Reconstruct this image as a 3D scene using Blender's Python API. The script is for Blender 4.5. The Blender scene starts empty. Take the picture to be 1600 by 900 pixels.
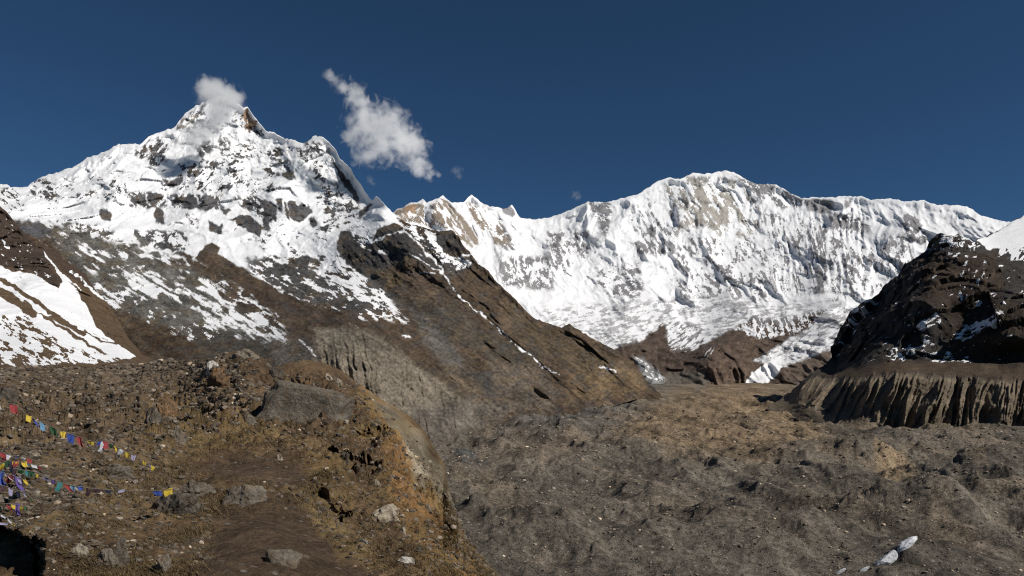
import bpy, math, random
import numpy as np
from mathutils import Vector

# ------------------------------------------------------------------ camera, sky, sun, exposure
SC = bpy.context.scene
COL = SC.collection
F = 1142.0            # focal length in photo pixels (1600 wide)
HY = 600.0            # height of the horizon in the photo
CZ = 2.4              # eye height above the path
cam_d = bpy.data.cameras.new('camera')
cam_d.sensor_width = 36.0
cam_d.lens = F / 1600.0 * 36.0
cam_d.shift_y = (HY - 450.0) / 1600.0
cam_d.clip_start = 0.5
cam_d.clip_end = 60000.0
cam = bpy.data.objects.new('camera', cam_d)
cam.location = (0, 0, CZ)
cam.rotation_euler = (math.pi / 2, 0, 0)
COL.objects.link(cam)
SC.camera = cam

SUN_AZ, SUN_EL = math.radians(62), math.radians(41)     # azimuth counted from straight behind the camera towards its right
to_sun = Vector((math.sin(SUN_AZ) * math.cos(SUN_EL), -math.cos(SUN_AZ) * math.cos(SUN_EL), math.sin(SUN_EL)))
world = bpy.data.worlds.new('World')
SC.world = world
world.use_nodes = True
wn = world.node_tree.nodes
sky = wn.new('ShaderNodeTexSky')
sky.sky_type = 'NISHITA'
sky.sun_disc = False
sky.sun_elevation = SUN_EL
sky.sun_rotation = math.atan2(to_sun.x, to_sun.y)
sky.altitude = 4100
sky.air_density = 1.0
sky.dust_density = 0.15
sky.ozone_density = 7.0
tintn = wn.new('ShaderNodeVectorMath'); tintn.operation = 'MULTIPLY'; tintn.inputs[1].default_value = (0.77, 1.01, 1.02)
world.node_tree.links.new(sky.outputs[0], tintn.inputs[0])
world.node_tree.links.new(tintn.outputs[0], wn['Background'].inputs[0])
wn['Background'].inputs[1].default_value = 0.05
sun_d = bpy.data.lights.new('sun', 'SUN')
sun_d.energy = 5.0
sun_d.angle = math.radians(0.5)
sun_d.color = (1.0, 0.95, 0.88)
sun = bpy.data.objects.new('sun', sun_d)
sun.rotation_euler = (-to_sun).to_track_quat('-Z', 'Y').to_euler()
COL.objects.link(sun)
SC.view_settings.view_transform = 'Standard'
SC.view_settings.look = 'None'
SC.view_settings.gamma = 1.0
SC.view_settings.use_curve_mapping = False
SC.view_settings.exposure = -0.22
SC.cycles.use_denoising = True
SC.cycles.denoising_prefilter = 'NONE'
SC.cycles.filter_width = 1.1
SC.cycles.max_bounces = 8
SC.cycles.diffuse_bounces = 3
SC.cycles.volume_bounces = 6
SC.cycles.volume_max_steps = 512

rng = np.random.default_rng(7)
random.seed(7)

# ------------------------------------------------------------------ noise
_perm = rng.permutation(256).astype(np.int64)
_perm = np.concatenate([_perm, _perm, _perm])
_g = rng.normal(size=(256, 3)); _g /= np.linalg.norm(_g, axis=1)[:, None]

def noise3(x, y, z):
    xi = np.floor(x).astype(np.int64); yi = np.floor(y).astype(np.int64); zi = np.floor(z).astype(np.int64)
    xf = x - xi; yf = y - yi; zf = z - zi
    xi &= 255; yi &= 255; zi &= 255
    u = xf * xf * xf * (xf * (xf * 6 - 15) + 10)
    v = yf * yf * yf * (yf * (yf * 6 - 15) + 10)
    w = zf * zf * zf * (zf * (zf * 6 - 15) + 10)
    out = 0.0
    for dx in (0, 1):
        a = _perm[xi + dx]
        wx = u if dx else 1 - u
        for dy in (0, 1):
            b = _perm[a + yi + dy]
            wy = v if dy else 1 - v
            for dz in (0, 1):
                g = _g[_perm[b + zi + dz]]
                wz = w if dz else 1 - w
                out = out + wx * wy * wz * (g[..., 0] * (xf - dx) + g[..., 1] * (yf - dy) + g[..., 2] * (zf - dz))
    return out * 1.6

def fbm(x, y, z, oct=4, lac=2.03, gain=0.5):
    s, a, f = 0.0, 1.0, 1.0
    for i in range(oct):
        s = s + a * noise3(x * f + 17.3 * i, y * f + 5.1 * i, z * f + 9.7 * i)
        a *= gain; f *= lac
    return s

def ridged(x, y, z, oct=4, lac=2.07, gain=0.5):
    s, a, f, wgt = 0.0, 1.0, 1.0, 1.0
    for i in range(oct):
        n = 1 - np.abs(noise3(x * f + 11.3 * i, y * f + 3.1 * i, z * f + 7.7 * i)) * 1.5
        n = np.clip(n, 0, 1) ** 2
        s = s + a * n * wgt
        wgt = np.clip(n * 1.6, 0, 1)
        a *= gain; f *= lac
    return s

def facet(x, y, size, seed=0, aspect=1.6, tilt=0.55):
    """broken rock: irregular flat blocks, each tilted its own way, with sharp steps between them; about -1..1"""
    u, v = x / size, y / (size * aspect)
    ui, vi = np.floor(u).astype(np.int64), np.floor(v).astype(np.int64)
    best = np.full(np.shape(x), 1e9); out = np.zeros(np.shape(x))
    for dx in (-1, 0, 1):
        for dy in (-1, 0, 1):
            a, b = ui + dx, vi + dy
            h = _perm[(_perm[(a + seed * 7) & 255] + b) & 255]
            h2 = _perm[(h + 91) & 255]; h3 = _perm[(h2 + 37) & 255]; h4 = _perm[(h3 + 11) & 255]; h5 = _perm[(h4 + 59) & 255]
            cx, cy = a + h / 255.0, b + h2 / 255.0
            d = (u - cx) ** 2 + (v - cy) ** 2
            val = (h3 / 127.5 - 1) * 0.6 + tilt * ((h4 / 127.5 - 1) * (u - cx) + (h5 / 127.5 - 1) * (v - cy))
            m = d < best
            best = np.where(m, d, best); out = np.where(m, val, out)
    return out

def sstep(a, b, x):
    t = np.clip((x - a) / (b - a), 0, 1)
    return t * t * (3 - 2 * t)

# ------------------------------------------------------------------ tools: places, interpolation, painting
def line(pts):
    xs = np.array([p[0] for p in pts], float); ys = np.array([p[1] for p in pts], float)
    return lambda x: np.interp(x, xs, ys)

class TPS:
    """smooth surface through scattered points (distance as a function of direction)"""
    def __init__(s, pts, lam=0.002):
        p = np.array(pts, float)
        s.c = p[:, :2] / 100.0
        v = np.log(p[:, 2])
        n = len(p)
        K = s.k(np.linalg.norm(s.c[:, None] - s.c[None], axis=2)) + lam * np.eye(n)
        P = np.hstack([np.ones((n, 1)), s.c])
        A = np.block([[K, P], [P.T, np.zeros((3, 3))]])
        s.w = np.linalg.solve(A, np.concatenate([v, np.zeros(3)]))
    @staticmethod
    def k(r):
        return r * r * np.log(r + 1e-9)
    def __call__(s, px, py):
        sh = np.shape(px)
        x = np.ravel(px) / 100.0; y = np.ravel(py) / 100.0
        out = s.w[-3] + s.w[-2] * x + s.w[-1] * y
        for i in range(len(s.c)):
            out = out + s.w[i] * s.k(np.hypot(x - s.c[i, 0], y - s.c[i, 1]))
        return np.exp(out).reshape(sh)

def world_pt(px, py, D):
    return np.stack([(px - 800.0) / F * D, D, CZ + (HY - py) / F * D], -1)

def poly_weight(px, py, poly, feather):
    """1 inside a polygon, 0 outside, soft over the feather"""
    P = np.array(poly, float)
    w = np.zeros(px.shape)
    m = (px > P[:, 0].min() - feather) & (px < P[:, 0].max() + feather) & (py > P[:, 1].min() - feather) & (py < P[:, 1].max() + feather)
    if not m.any():
        return w
    x = px[m]; y = py[m]
    inside = np.zeros(x.shape, bool); d2 = np.full(x.shape, 1e9)
    for i in range(len(P)):
        a = P[i]; b = P[(i + 1) % len(P)]
        e = b - a
        L = max(e @ e, 1e-9)
        t = np.clip(((x - a[0]) * e[0] + (y - a[1]) * e[1]) / L, 0, 1)
        d2 = np.minimum(d2, (x - a[0] - t * e[0]) ** 2 + (y - a[1] - t * e[1]) ** 2)
        if a[1] != b[1]:
            c = ((a[1] > y) != (b[1] > y)) & (x < (b[0] - a[0]) * (y - a[1]) / (b[1] - a[1]) + a[0])
            inside ^= c
    sd = np.where(inside, np.sqrt(d2), -np.sqrt(d2))
    w[m] = sstep(-feather, feather, sd)
    return w

def streak_weight(px, py, pts, width, feather):
    P = np.array(pts, float)
    w = np.zeros(px.shape); r = width / 2 + feather
    m = (px > P[:, 0].min() - r) & (px < P[:, 0].max() + r) & (py > P[:, 1].min() - r) & (py < P[:, 1].max() + r)
    if not m.any():
        return w
    x = px[m]; y = py[m]; d2 = np.full(x.shape, 1e9)
    for i in range(len(P) - 1):
        a = P[i]; e = P[i + 1] - a
        t = np.clip(((x - a[0]) * e[0] + (y - a[1]) * e[1]) / max(e @ e, 1e-9), 0, 1)
        d2 = np.minimum(d2, (x - a[0] - t * e[0]) ** 2 + (y - a[1] - t * e[1]) ** 2)
    w[m] = sstep(-feather, feather, width / 2 - np.sqrt(d2))
    return w

class Paint:
    """snow cover and ground colour of one terrain, kept as mesh attributes"""
    def __init__(s, px, py, base, warp=3.0, wscale=12.0, seed=0.0):
        s.px, s.py = px, py
        s.x = px + warp * fbm(px / wscale, py / wscale, np.full(px.shape, 3.3 + seed), 3)
        s.y = py + warp * fbm(px / wscale, py / wscale, np.full(px.shape, 41.7 + seed), 3)
        s.col = np.ones(px.shape + (3,)) * np.array(base)
        s.snow = np.zeros(px.shape)
        s.seed = seed
        s.relief = None
    def c(s, poly, col, feather=6, k=1.0):
        w = (k * poly_weight(s.x, s.y, poly, feather))[..., None]
        s.col = s.col * (1 - w) + w * np.array(col)
    def cs(s, pts, width, col, feather=3, k=1.0):
        w = (k * streak_weight(s.x, s.y, pts, width, feather))[..., None]
        s.col = s.col * (1 - w) + w * np.array(col)
    def s_(s, poly, v, feather=2.0):
        w = poly_weight(s.x, s.y, poly, feather)
        s.snow = s.snow * (1 - w) + w * v
    def ss(s, pts, width, v=1.0, feather=1.5):
        w = streak_weight(s.x, s.y, pts, width * 0.85, feather) * ((0.72 + 0.7 * fbm(s.px / 7, s.py / 7, np.full(s.px.shape, 77.0), 2)).clip(0, 1) if v > 0.5 else 1.0)
        s.snow = s.snow * (1 - w) + w * v
    def speckle(s, poly, cover, ang=40.0, size=6.0, stretch=2.2, feather=6, sharp=5.0, least=0.0):
        """patchy snow: `cover` of the area stays white; patches run along `ang` degrees"""
        w = poly_weight(s.x, s.y, poly, feather)
        m = w > 0
        if not m.any():
            return
        a = math.radians(ang)
        u = s.px[m] * math.cos(a) + s.py[m] * math.sin(a); v = -s.px[m] * math.sin(a) + s.py[m] * math.cos(a)
        n = fbm(u / (size * stretch * 1.6), v / (size * 1.6), np.full(u.shape, 7.0 + s.seed + size), 5, gain=0.68) + 0.5 * fbm(s.px[m] / (size * 5), s.py[m] / (size * 5), np.full(u.shape, 3.0 + s.seed), 2)
        if s.relief is not None: n = n - 0.55 * s.relief[m]
        q = np.quantile(n, 1 - cover)
        val = np.clip(0.5 + (n - q) * sharp, least, 1)
        s.snow[m] = s.snow[m] * (1 - w[m]) + w[m] * val

# ------------------------------------------------------------------ materials
def new_mat(name):
    m = bpy.data.materials.new(name); m.use_nodes = True
    return m, m.node_tree.nodes, m.node_tree.links, m.node_tree.nodes['Principled BSDF']

def math_node(N, L, op, a, b=None, clamp=False):
    n = N.new('ShaderNodeMath'); n.operation = op; n.use_clamp = clamp
    for i, v in enumerate((a, b)):
        if v is None: continue
        if isinstance(v, (int, float)): n.inputs[i].default_value = v
        else: L.new(v, n.inputs[i])
    return n.outputs[0]

def noise_node(N, L, vec, scale, detail=6, rough=0.6):
    n = N.new('ShaderNodeTexNoise'); n.inputs['Scale'].default_value = scale
    n.inputs['Detail'].default_value = detail; n.inputs['Roughness'].default_value = rough
    L.new(vec, n.inputs['Vector'])
    return n.outputs['Fac']

def terrain_mat(name, size, snowy=True, var=0.9, bump=0.6, stone=None, bump_snow=0.15, soft=0.10):
    """colour attribute x grain, snow where the snow attribute says so; `size` is the coarse grain in metres"""
    m, N, L, B = new_mat(name)
    geo = N.new('ShaderNodeTexCoord').outputs['Object']
    att = N.new('ShaderNodeAttribute'); att.attribute_name = 'tint'
    n1 = noise_node(N, L, geo, 1.0 / size, 8, 0.68)
    n2 = noise_node(N, L, geo, 5.3 / size, 5, 0.7)
    g = math_node(N, L, 'ADD', math_node(N, L, 'MULTIPLY', math_node(N, L, 'SUBTRACT', n1, 0.5), var * 2.2),
                  math_node(N, L, 'MULTIPLY', math_node(N, L, 'SUBTRACT', n2, 0.5), var * 2.2))
    g = math_node(N, L, 'ADD', g, 1.0)
    g = math_node(N, L, 'MAXIMUM', g, 0.25)
    mul = N.new('ShaderNodeVectorMath'); mul.operation = 'SCALE'
    L.new(att.outputs['Color'], mul.inputs[0]); L.new(g, mul.inputs['Scale'])
    col = mul.outputs[0]
    if stone:
        vor = N.new('ShaderNodeTexVoronoi'); vor.inputs['Scale'].default_value = 1.0 / stone
        vor.inputs['Randomness'].default_value = 1.0
        L.new(geo, vor.inputs['Vector'])
        sep = N.new('ShaderNodeSeparateColor'); L.new(vor.outputs['Color'], sep.inputs[0])
        big = math_node(N, L, 'GREATER_THAN', sep.outputs[0], 0.78)
        near = math_node(N, L, 'LESS_THAN', vor.outputs['Distance'], 0.32)
        msk = math_node(N, L, 'MULTIPLY', big, near)
        mx = N.new('ShaderNodeMix'); mx.data_type = 'RGBA'; mx.blend_type = 'MIX'
        L.new(math_node(N, L, 'MULTIPLY', msk, math_node(N, L, 'MULTIPLY', sep.outputs[1], 0.8)), mx.inputs['Factor'])
        L.new(col, mx.inputs['A']); mx.inputs['B'].default_value = (0.24, 0.215, 0.185, 1)
        col = mx.outputs['Result']
    h = math_node(N, L, 'ADD', n1, math_node(N, L, 'MULTIPLY', n2, 0.35))
    bs = bump
    if snowy:
        sa = N.new('ShaderNodeAttribute'); sa.attribute_name = 'snow'
        t = math_node(N, L, 'ADD', sa.outputs['Fac'], math_node(N, L, 'MULTIPLY', math_node(N, L, 'SUBTRACT', n2, 0.5), 0.9))
        mr = N.new('ShaderNodeMapRange'); mr.interpolation_type = 'SMOOTHSTEP'
        mr.inputs['From Min'].default_value = 0.5 - soft; mr.inputs['From Max'].default_value = 0.5 + soft
        L.new(t, mr.inputs['Value'])
        f = mr.outputs[0]
        sc = N.new('ShaderNodeMix'); sc.data_type = 'RGBA'
        L.new(n1, sc.inputs['Factor'])
        sc.inputs['A'].default_value = (0.70, 0.71, 0.73, 1); sc.inputs['B'].default_value = (0.90, 0.90, 0.90, 1)
        mx = N.new('ShaderNodeMix'); mx.data_type = 'RGBA'
        L.new(f, mx.inputs['Factor']); L.new(col, mx.inputs['A']); L.new(sc.outputs['Result'], mx.inputs['B'])
        col = mx.outputs['Result']
        bs = math_node(N, L, 'ADD', math_node(N, L, 'MULTIPLY', f, bump_snow - bump), bump)
    L.new(col, B.inputs['Base Color'])
    B.inputs['Roughness'].default_value = 0.95
    B.inputs['Specular IOR Level'].default_value = 0.12
    bn = N.new('ShaderNodeBump'); bn.inputs['Distance'].default_value = size * 0.55
    if isinstance(bs, (int, float)): bn.inputs['Strength'].default_value = bs
    else: L.new(bs, bn.inputs['Strength'])
    L.new(h, bn.inputs['Height']); L.new(bn.outputs[0], B.inputs['Normal'])
    return m

def rock_mat(name, col, size=0.5, var=0.9, bump=0.9, soil=0.75, per_stone=False):
    m, N, L, B = new_mat(name)
    geo = N.new('ShaderNodeNewGeometry').outputs['Position']
    n1 = noise_node(N, L, geo, 1.0 / size, 7, 0.68); n2 = noise_node(N, L, geo, 6.0 / size, 5, 0.7)
    oi = N.new('ShaderNodeObjectInfo').outputs['Random']
    g = math_node(N, L, 'ADD', math_node(N, L, 'MULTIPLY', math_node(N, L, 'SUBTRACT', n1, 0.5), var * 2.4),
                  math_node(N, L, 'MULTIPLY', math_node(N, L, 'SUBTRACT', n2, 0.5), var * 2.0))
    g = math_node(N, L, 'ADD', g, math_node(N, L, 'ADD', math_node(N, L, 'MULTIPLY', oi, 0.7), 0.65))
    g = math_node(N, L, 'MAXIMUM', g, 0.3)
    mul = N.new('ShaderNodeVectorMath'); mul.operation = 'SCALE'
    n3 = noise_node(N, L, geo, 1.7 / size, 4, 0.6)
    mr = N.new('ShaderNodeMapRange'); mr.inputs['From Min'].default_value = 0.45; mr.inputs['From Max'].default_value = 0.62; mr.inputs['To Max'].default_value = soil
    L.new(n3, mr.inputs['Value'])
    sm = N.new('ShaderNodeMix'); sm.data_type = 'RGBA'; L.new(mr.outputs[0], sm.inputs['Factor'])
    sm.inputs['A'].default_value = (*col, 1); sm.inputs['B'].default_value = (0.10, 0.07, 0.043, 1)
    src = sm.outputs['Result']
    if per_stone:
        ta = N.new('ShaderNodeAttribute'); ta.attribute_name = 'tint'; src = ta.outputs['Color']
    L.new(src, mul.inputs[0]); L.new(g, mul.inputs['Scale'])
    L.new(mul.outputs[0], B.inputs['Base Color'])
    B.inputs['Roughness'].default_value = 0.92; B.inputs['Specular IOR Level'].default_value = 0.15
    bn = N.new('ShaderNodeBump'); bn.inputs['Strength'].default_value = bump; bn.inputs['Distance'].default_value = size * 0.3
    L.new(math_node(N, L, 'ADD', n1, math_node(N, L, 'MULTIPLY', n2, 0.4)), bn.inputs['Height']); L.new(bn.outputs[0], B.inputs['Normal'])
    return m

def flat_mat(name, col, rough=0.8, trans=0.0):
    m, N, L, B = new_mat(name)
    B.inputs['Roughness'].default_value = rough; B.inputs['Specular IOR Level'].default_value = 0.2
    geo = N.new('ShaderNodeNewGeometry').outputs['Position']
    n = noise_node(N, L, geo, 18.0, 3)
    mul = N.new('ShaderNodeVectorMath'); mul.operation = 'SCALE'; mul.inputs[0].default_value = col
    L.new(math_node(N, L, 'ADD', math_node(N, L, 'MULTIPLY', n, 0.8), 0.6), mul.inputs['Scale'])
    L.new(mul.outputs[0], B.inputs['Base Color'])
    return m

# ------------------------------------------------------------------ mesh builders
def mesh_obj(name, verts, faces, mat, smooth=True, parent=None):
    me = bpy.data.meshes.new(name)
    verts = np.asarray(verts, np.float32).reshape(-1, 3)
    faces = np.asarray(faces, np.int32)
    nf, k = faces.shape
    me.vertices.add(len(verts)); me.vertices.foreach_set('co', verts.ravel())
    me.loops.add(nf * k); me.loops.foreach_set('vertex_index', faces.ravel())
    me.polygons.add(nf)
    me.polygons.foreach_set('loop_start', np.arange(0, nf * k, k, dtype=np.int32))
    me.polygons.foreach_set('use_smooth', np.full(nf, smooth))
    me.update(calc_edges=True)
    me.validate()
    if mat: me.materials.append(mat)
    o = bpy.data.objects.new(name, me); COL.objects.link(o)
    if parent: o.parent = parent
    return o

def grid_faces(nr, nc):
    i = np.arange(nr - 1)[:, None] * nc + np.arange(nc - 1)[None]
    return np.stack([i, i + 1, i + nc + 1, i + nc], -1).reshape(-1, 4)

def attrs(o, tint, snow=None):
    a = o.data.attributes.new('tint', 'FLOAT_COLOR', 'POINT')
    c = np.ones((tint.reshape(-1, 3).shape[0], 4), np.float32); c[:, :3] = np.clip(tint.reshape(-1, 3), 0, 1)
    a.data.foreach_set('color', c.ravel())
    if snow is not None:
        b = o.data.attributes.new('snow', 'FLOAT', 'POINT'); b.data.foreach_set('value', snow.astype(np.float32).ravel())

def tag(o, label=None, cat=None, group=None, kind=None):
    if label: o['label'] = label
    if cat: o['category'] = cat
    if group: o['group'] = group
    if kind: o['kind'] = kind
    return o

def back_rows(P, tint, snow, n, step, drop):
    """the far side of a crest: rows that run on behind it and fall away"""
    top = P[-1]
    rows, tr, sr = [], [], []
    dirv = top.copy(); dirv[:, 2] = 0
    dirv /= np.linalg.norm(dirv, axis=1)[:, None]
    for i in range(1, n + 1):
        q = top + dirv * step * i
        q[:, 2] -= drop * step * i * (0.6 + 0.4 * i / n)
        rows.append(q); tr.append(tint[-1]); sr.append(snow[-1])
    return np.concatenate([P, np.array(rows)]), np.concatenate([tint, np.array(tr)]), np.concatenate([snow, np.array(sr)])

def wall_grid(x0, x1, dx, sky_fn, base_fn, nrows, jag=0.0, jscale=6.0, gamma=1.0):
    px = np.arange(x0, x1 + dx, dx)
    t = np.linspace(0, 1, nrows)[:, None] ** gamma
    top = sky_fn(px)
    if jag:
        z = np.zeros(px.shape)
        top = top + jag * fbm(px / jscale, z + 2.2, z + x0 * 0.01, 3)
    b = base_fn(px)
    py = b[None] * (1 - t) + np.minimum(top, b - 0.5)[None] * t
    return np.repeat(px[None], nrows, 0), py, np.repeat(t, len(px), 1)

# snow and rock colours (albedo)
GREY = (0.105, 0.104, 0.110); DGREY = (0.075, 0.074, 0.076); BROWN = (0.088, 0.062, 0.042); DBROWN = (0.05, 0.036, 0.027)
TAN = (0.20, 0.16, 0.115); MOR = (0.175, 0.145, 0.108)

# ------------------------------------------------------------------ far mountain wall
FAR_SKY = line([(540, 340), (600, 335), (615, 332), (620, 327), (628, 325), (642, 316), (652, 317), (657, 313), (660, 310), (664, 313), (667, 317), (680, 311), (692, 306),
    (698, 310), (705, 317), (716, 316), (725, 315), (731, 309), (737, 304), (743, 309), (750, 315), (767, 323), (777, 322), (787, 327), (794, 323), (800, 319), (805, 328), (812, 340),
    (833, 343), (860, 339), (887, 330), (905, 321), (920, 315), (940, 316), (953, 315), (980, 308), (1000, 302), (1013, 293), (1028, 283), (1043, 277), (1063, 280), (1073, 275),
    (1082, 270), (1100, 272), (1117, 269), (1137, 266), (1153, 273), (1165, 280), (1183, 288), (1200, 287), (1213, 289), (1237, 302), (1253, 311), (1270, 308), (1300, 309),
    (1320, 306), (1347, 307), (1363, 312), (1390, 310), (1420, 315), (1440, 312), (1463, 321), (1480, 320), (1507, 322), (1520, 327), (1533, 337), (1563, 345), (1600, 350), (1660, 352)])
FAR_BASE = line([(540, 560), (850, 600), (950, 612), (1170, 608), (1260, 628), (1660, 640)])
far_D = TPS([(540, 340, 8300), (650, 315, 8300), (740, 305, 8700), (830, 343, 9300), (920, 315, 9300), (1040, 278, 9400), (1140, 268, 9700), (1250, 310, 9500), (1350, 308, 9300), (1450, 313, 9000), (1560, 345, 8500), (1660, 350, 8200),
    (560, 420, 7000), (640, 400, 7200), (800, 420, 7500), (950, 400, 8300), (1100, 400, 8600), (1250, 400, 8400), (1400, 400, 8000), (1550, 400, 7500), (1660, 420, 7300),
    (700, 500, 6400), (820, 480, 6700), (950, 490, 6900), (1100, 468, 7700), (1250, 470, 7300), (1400, 470, 6900), (1600, 500, 6400),
    (900, 525, 6000), (1000, 525, 6100), (1100, 520, 6500), (1200, 520, 6100), (1300, 520, 5600),
    (1110, 550, 5200), (1160, 555, 5150), (1040, 560, 5400), (980, 560, 5300), (1240, 560, 5200),
    (850, 600, 4900), (950, 606, 4800), (1050, 603, 4750), (1150, 603, 4800), (1250, 615, 4600), (1350, 625, 4500), (1660, 630, 4400), (560, 560, 5200)])
px, py, t = wall_grid(540, 1660, 1.45, FAR_SKY, FAR_BASE, 250, jag=1.5, jscale=7)
D = far_D(px, py)
W = world_pt(px, py, D)
wx, wz = W[..., 0], W[..., 2]
warp = 120 * fbm(wx / 500, wz / 700, D / 900, 3)
r1 = ridged((0.6 * wx + 0.4 * (px - 800) * 7.5 + 1.5 * warp) / 560, wz / 1500, D / 2500, 5, gain=0.40)                       # buttresses running down the face
flute = ridged((px * 8.0 - py * np.interp(px, [1150, 1350, 1560], [0.8, 0.4, 3.0]) + 0.3 * warp) / 96, wz / 1500, D / 4000, 3)   # snow flutes
fw = sstep(1190, 1300, px) * (1 - sstep(430, 480, py))
steep = sstep(560, 460, py)
edge = sstep(0.0, 14.0, py - py[-1:])
D2 = D - edge * steep * (200 * (r1 - 0.7) + (5 + 26 * fw) * (flute - 0.6)) - edge * (14 * fbm(wx / 150, wz / 170, D / 200, 4, gain=0.5) + 20 * steep * (1 - 0.6 * fw) * facet(wx + 0.3 * warp, wz + 0.3 * wx, 130, 2, 1.5, 0.8) + 7 * facet(wx, wz + 0.3 * wx, 48, 5, 1.5, 0.8))
basin = (1 - steep)
D2 = D2 - basin * edge * 44 * (ridged((wx + 60 * fbm(wx / 200, wz / 200, D / 300, 2)) / 120, wz / 260, D / 500, 4) - 0.7)
D2 = D2 - basin * edge * 70 * (ridged(wx / 330, wz / 300, D / 700, 4, gain=0.4) - 0.7)
P = world_pt(px, py, D2)
p = Paint(px, py, (0.24, 0.235, 0.24), warp=2.6, wscale=10, seed=1)
p.snow[:] = 0.96
n_big = fbm(px / 34, py / 55, np.full(px.shape, 5.0), 4)
n_fine = fbm((px + 0.4 * py) / 13, (py - 0.3 * px) / 17, np.full(px.shape, 9.0), 5, gain=0.7)
p.relief = ((r1 - r1.mean()) / r1.std()).clip(-2, 2) * 0.3
p.snow -= 0.26 * np.clip(n_fine * 1.3 + n_big * 1.4 + 0.1 * p.relief, 0, 1.5) * sstep(500, 440, py)
# tan and grey bare rock of the pointed range beside the saddle
p.c([(612, 325), (700, 300), (760, 320), (800, 380), (700, 400), (640, 380)], (0.27, 0.225, 0.18), 8)
p.c([(1040, 290), (1090, 272), (1145, 283), (1190, 323), (1185, 373), (1130, 380), (1100, 355), (1060, 360)], (0.37, 0.345, 0.31), 14)
p.c([(630, 318), (650, 315), (648, 335), (635, 335)], (0.36, 0.24, 0.15), 4)
p.speckle([(615, 332), (640, 318), (668, 320), (690, 350), (688, 362), (660, 352), (630, 345)], 0.38, 55, 3.5, 3.0, 4)
p.speckle([(668, 322), (692, 308), (705, 330), (722, 360), (738, 385), (725, 378), (700, 362), (682, 345)], 0.5, 55, 3.2, 5.0, 4)
p.s_([(690, 311), (698, 313), (712, 326), (727, 343), (742, 366), (748, 380), (738, 384), (724, 366), (710, 344), (697, 325)], 0.12, 2.5)
p.ss([(697, 318), (716, 343), (733, 372), (740, 384)], 2.2, 0.9)
p.speckle([(724, 316), (742, 318), (758, 336), (772, 360), (782, 384), (766, 374), (748, 352), (732, 334)], 0.45, 55, 3.6, 3.5, 4)
p.speckle([(745, 325), (770, 330), (800, 372), (812, 392), (790, 392), (765, 362)], 0.62, 50, 3.5, 3.0, 4)
p.s_([(783, 326), (797, 321), (806, 334), (800, 339), (788, 334)], 0.2, 2)
for q in ([(780, 417), (790, 404), (797, 418), (796, 435), (788, 441), (780, 432)], [(799, 407), (813, 414), (828, 410), (845, 425), (858, 446), (848, 450), (835, 453), (818, 444), (806, 430)],
          [(857, 398), (870, 397), (881, 405), (872, 418), (861, 413)], [(888, 368), (904, 375), (916, 390), (906, 396), (892, 386)], [(1067, 421), (1085, 419), (1081, 434), (1068, 440)],
          [(1097, 434), (1112, 432), (1122, 447), (1113, 452), (1101, 447)], [(1096, 452), (1106, 452), (1112, 459), (1103, 461)], [(1135, 440), (1143, 434), (1152, 434), (1153, 449), (1139, 452)],
          [(1160, 427), (1174, 430), (1181, 437), (1172, 442), (1162, 440)], [(1182, 440), (1192, 438), (1190, 450), (1182, 452)], [(950, 458), (963, 462), (975, 459), (995, 454), (993, 467), (979, 480), (966, 474)],
          [(1345, 350), (1356, 350), (1373, 376), (1365, 383), (1350, 385), (1341, 370)], [(1255, 313), (1275, 311), (1300, 312), (1304, 328), (1280, 337), (1262, 330)], [(1318, 312), (1328, 313), (1330, 325), (1320, 326)]):
    p.s_(q, 0.22, 3)
p.speckle([(780, 400), (860, 400), (865, 452), (785, 445)], 0.42, 75, 4, 2, 8)
p.speckle([(855, 360), (920, 360), (925, 400), (860, 430)], 0.55, 60, 5, 2, 8)
p.speckle([(921, 316), (955, 316), (958, 332), (950, 362), (944, 370), (936, 350), (925, 335)], 0.30, 45, 4.5, 2.5, 4)
p.speckle([(930, 420), (1000, 410), (1005, 455), (980, 482), (955, 475), (935, 445)], 0.58, 30, 4, 1.6, 8)
p.speckle([(1040, 285), (1088, 274), (1145, 282), (1190, 320), (1182, 375), (1130, 375), (1105, 352), (1060, 358), (1040, 330)], 0.50, 60, 4.5, 3.2, 8)
p.speckle([(1150, 276), (1213, 290), (1255, 313), (1250, 328), (1222, 326), (1185, 310)], 0.38, 60, 4.5, 2.5, 5)
p.speckle([(985, 320), (1060, 310), (1060, 400), (990, 400)], 0.68, 60, 5, 3, 10)
p.speckle([(1060, 370), (1200, 370), (1210, 470), (1050, 470)], 0.70, 65, 5, 2.2, 10)
p.speckle([(1190, 330), (1290, 335), (1300, 460), (1210, 460)], 0.66, 78, 3.2, 6, 10)
p.speckle([(1295, 330), (1345, 335), (1350, 360), (1310, 372), (1298, 355)], 0.38, 70, 4, 2.5, 5)
p.speckle([(1290, 360), (1420, 370), (1440, 450), (1300, 470)], 0.68, 75, 4, 3, 10)
p.speckle([(1408, 335), (1425, 330), (1437, 345), (1452, 378), (1435, 384), (1412, 375)], 0.3, 60, 5, 2, 4)  # bluish shadow on the face, painted as grey gaps in the snow
# hanging glacier below the face, crevassed
p.speckle([(830, 480), (960, 470), (1120, 462), (1280, 478), (1330, 470), (1300, 520), (1180, 540), (1000, 560), (900, 540)], 0.62, -8, 2.6, 3.5, 10, sharp=1.2, least=0.40)
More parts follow.
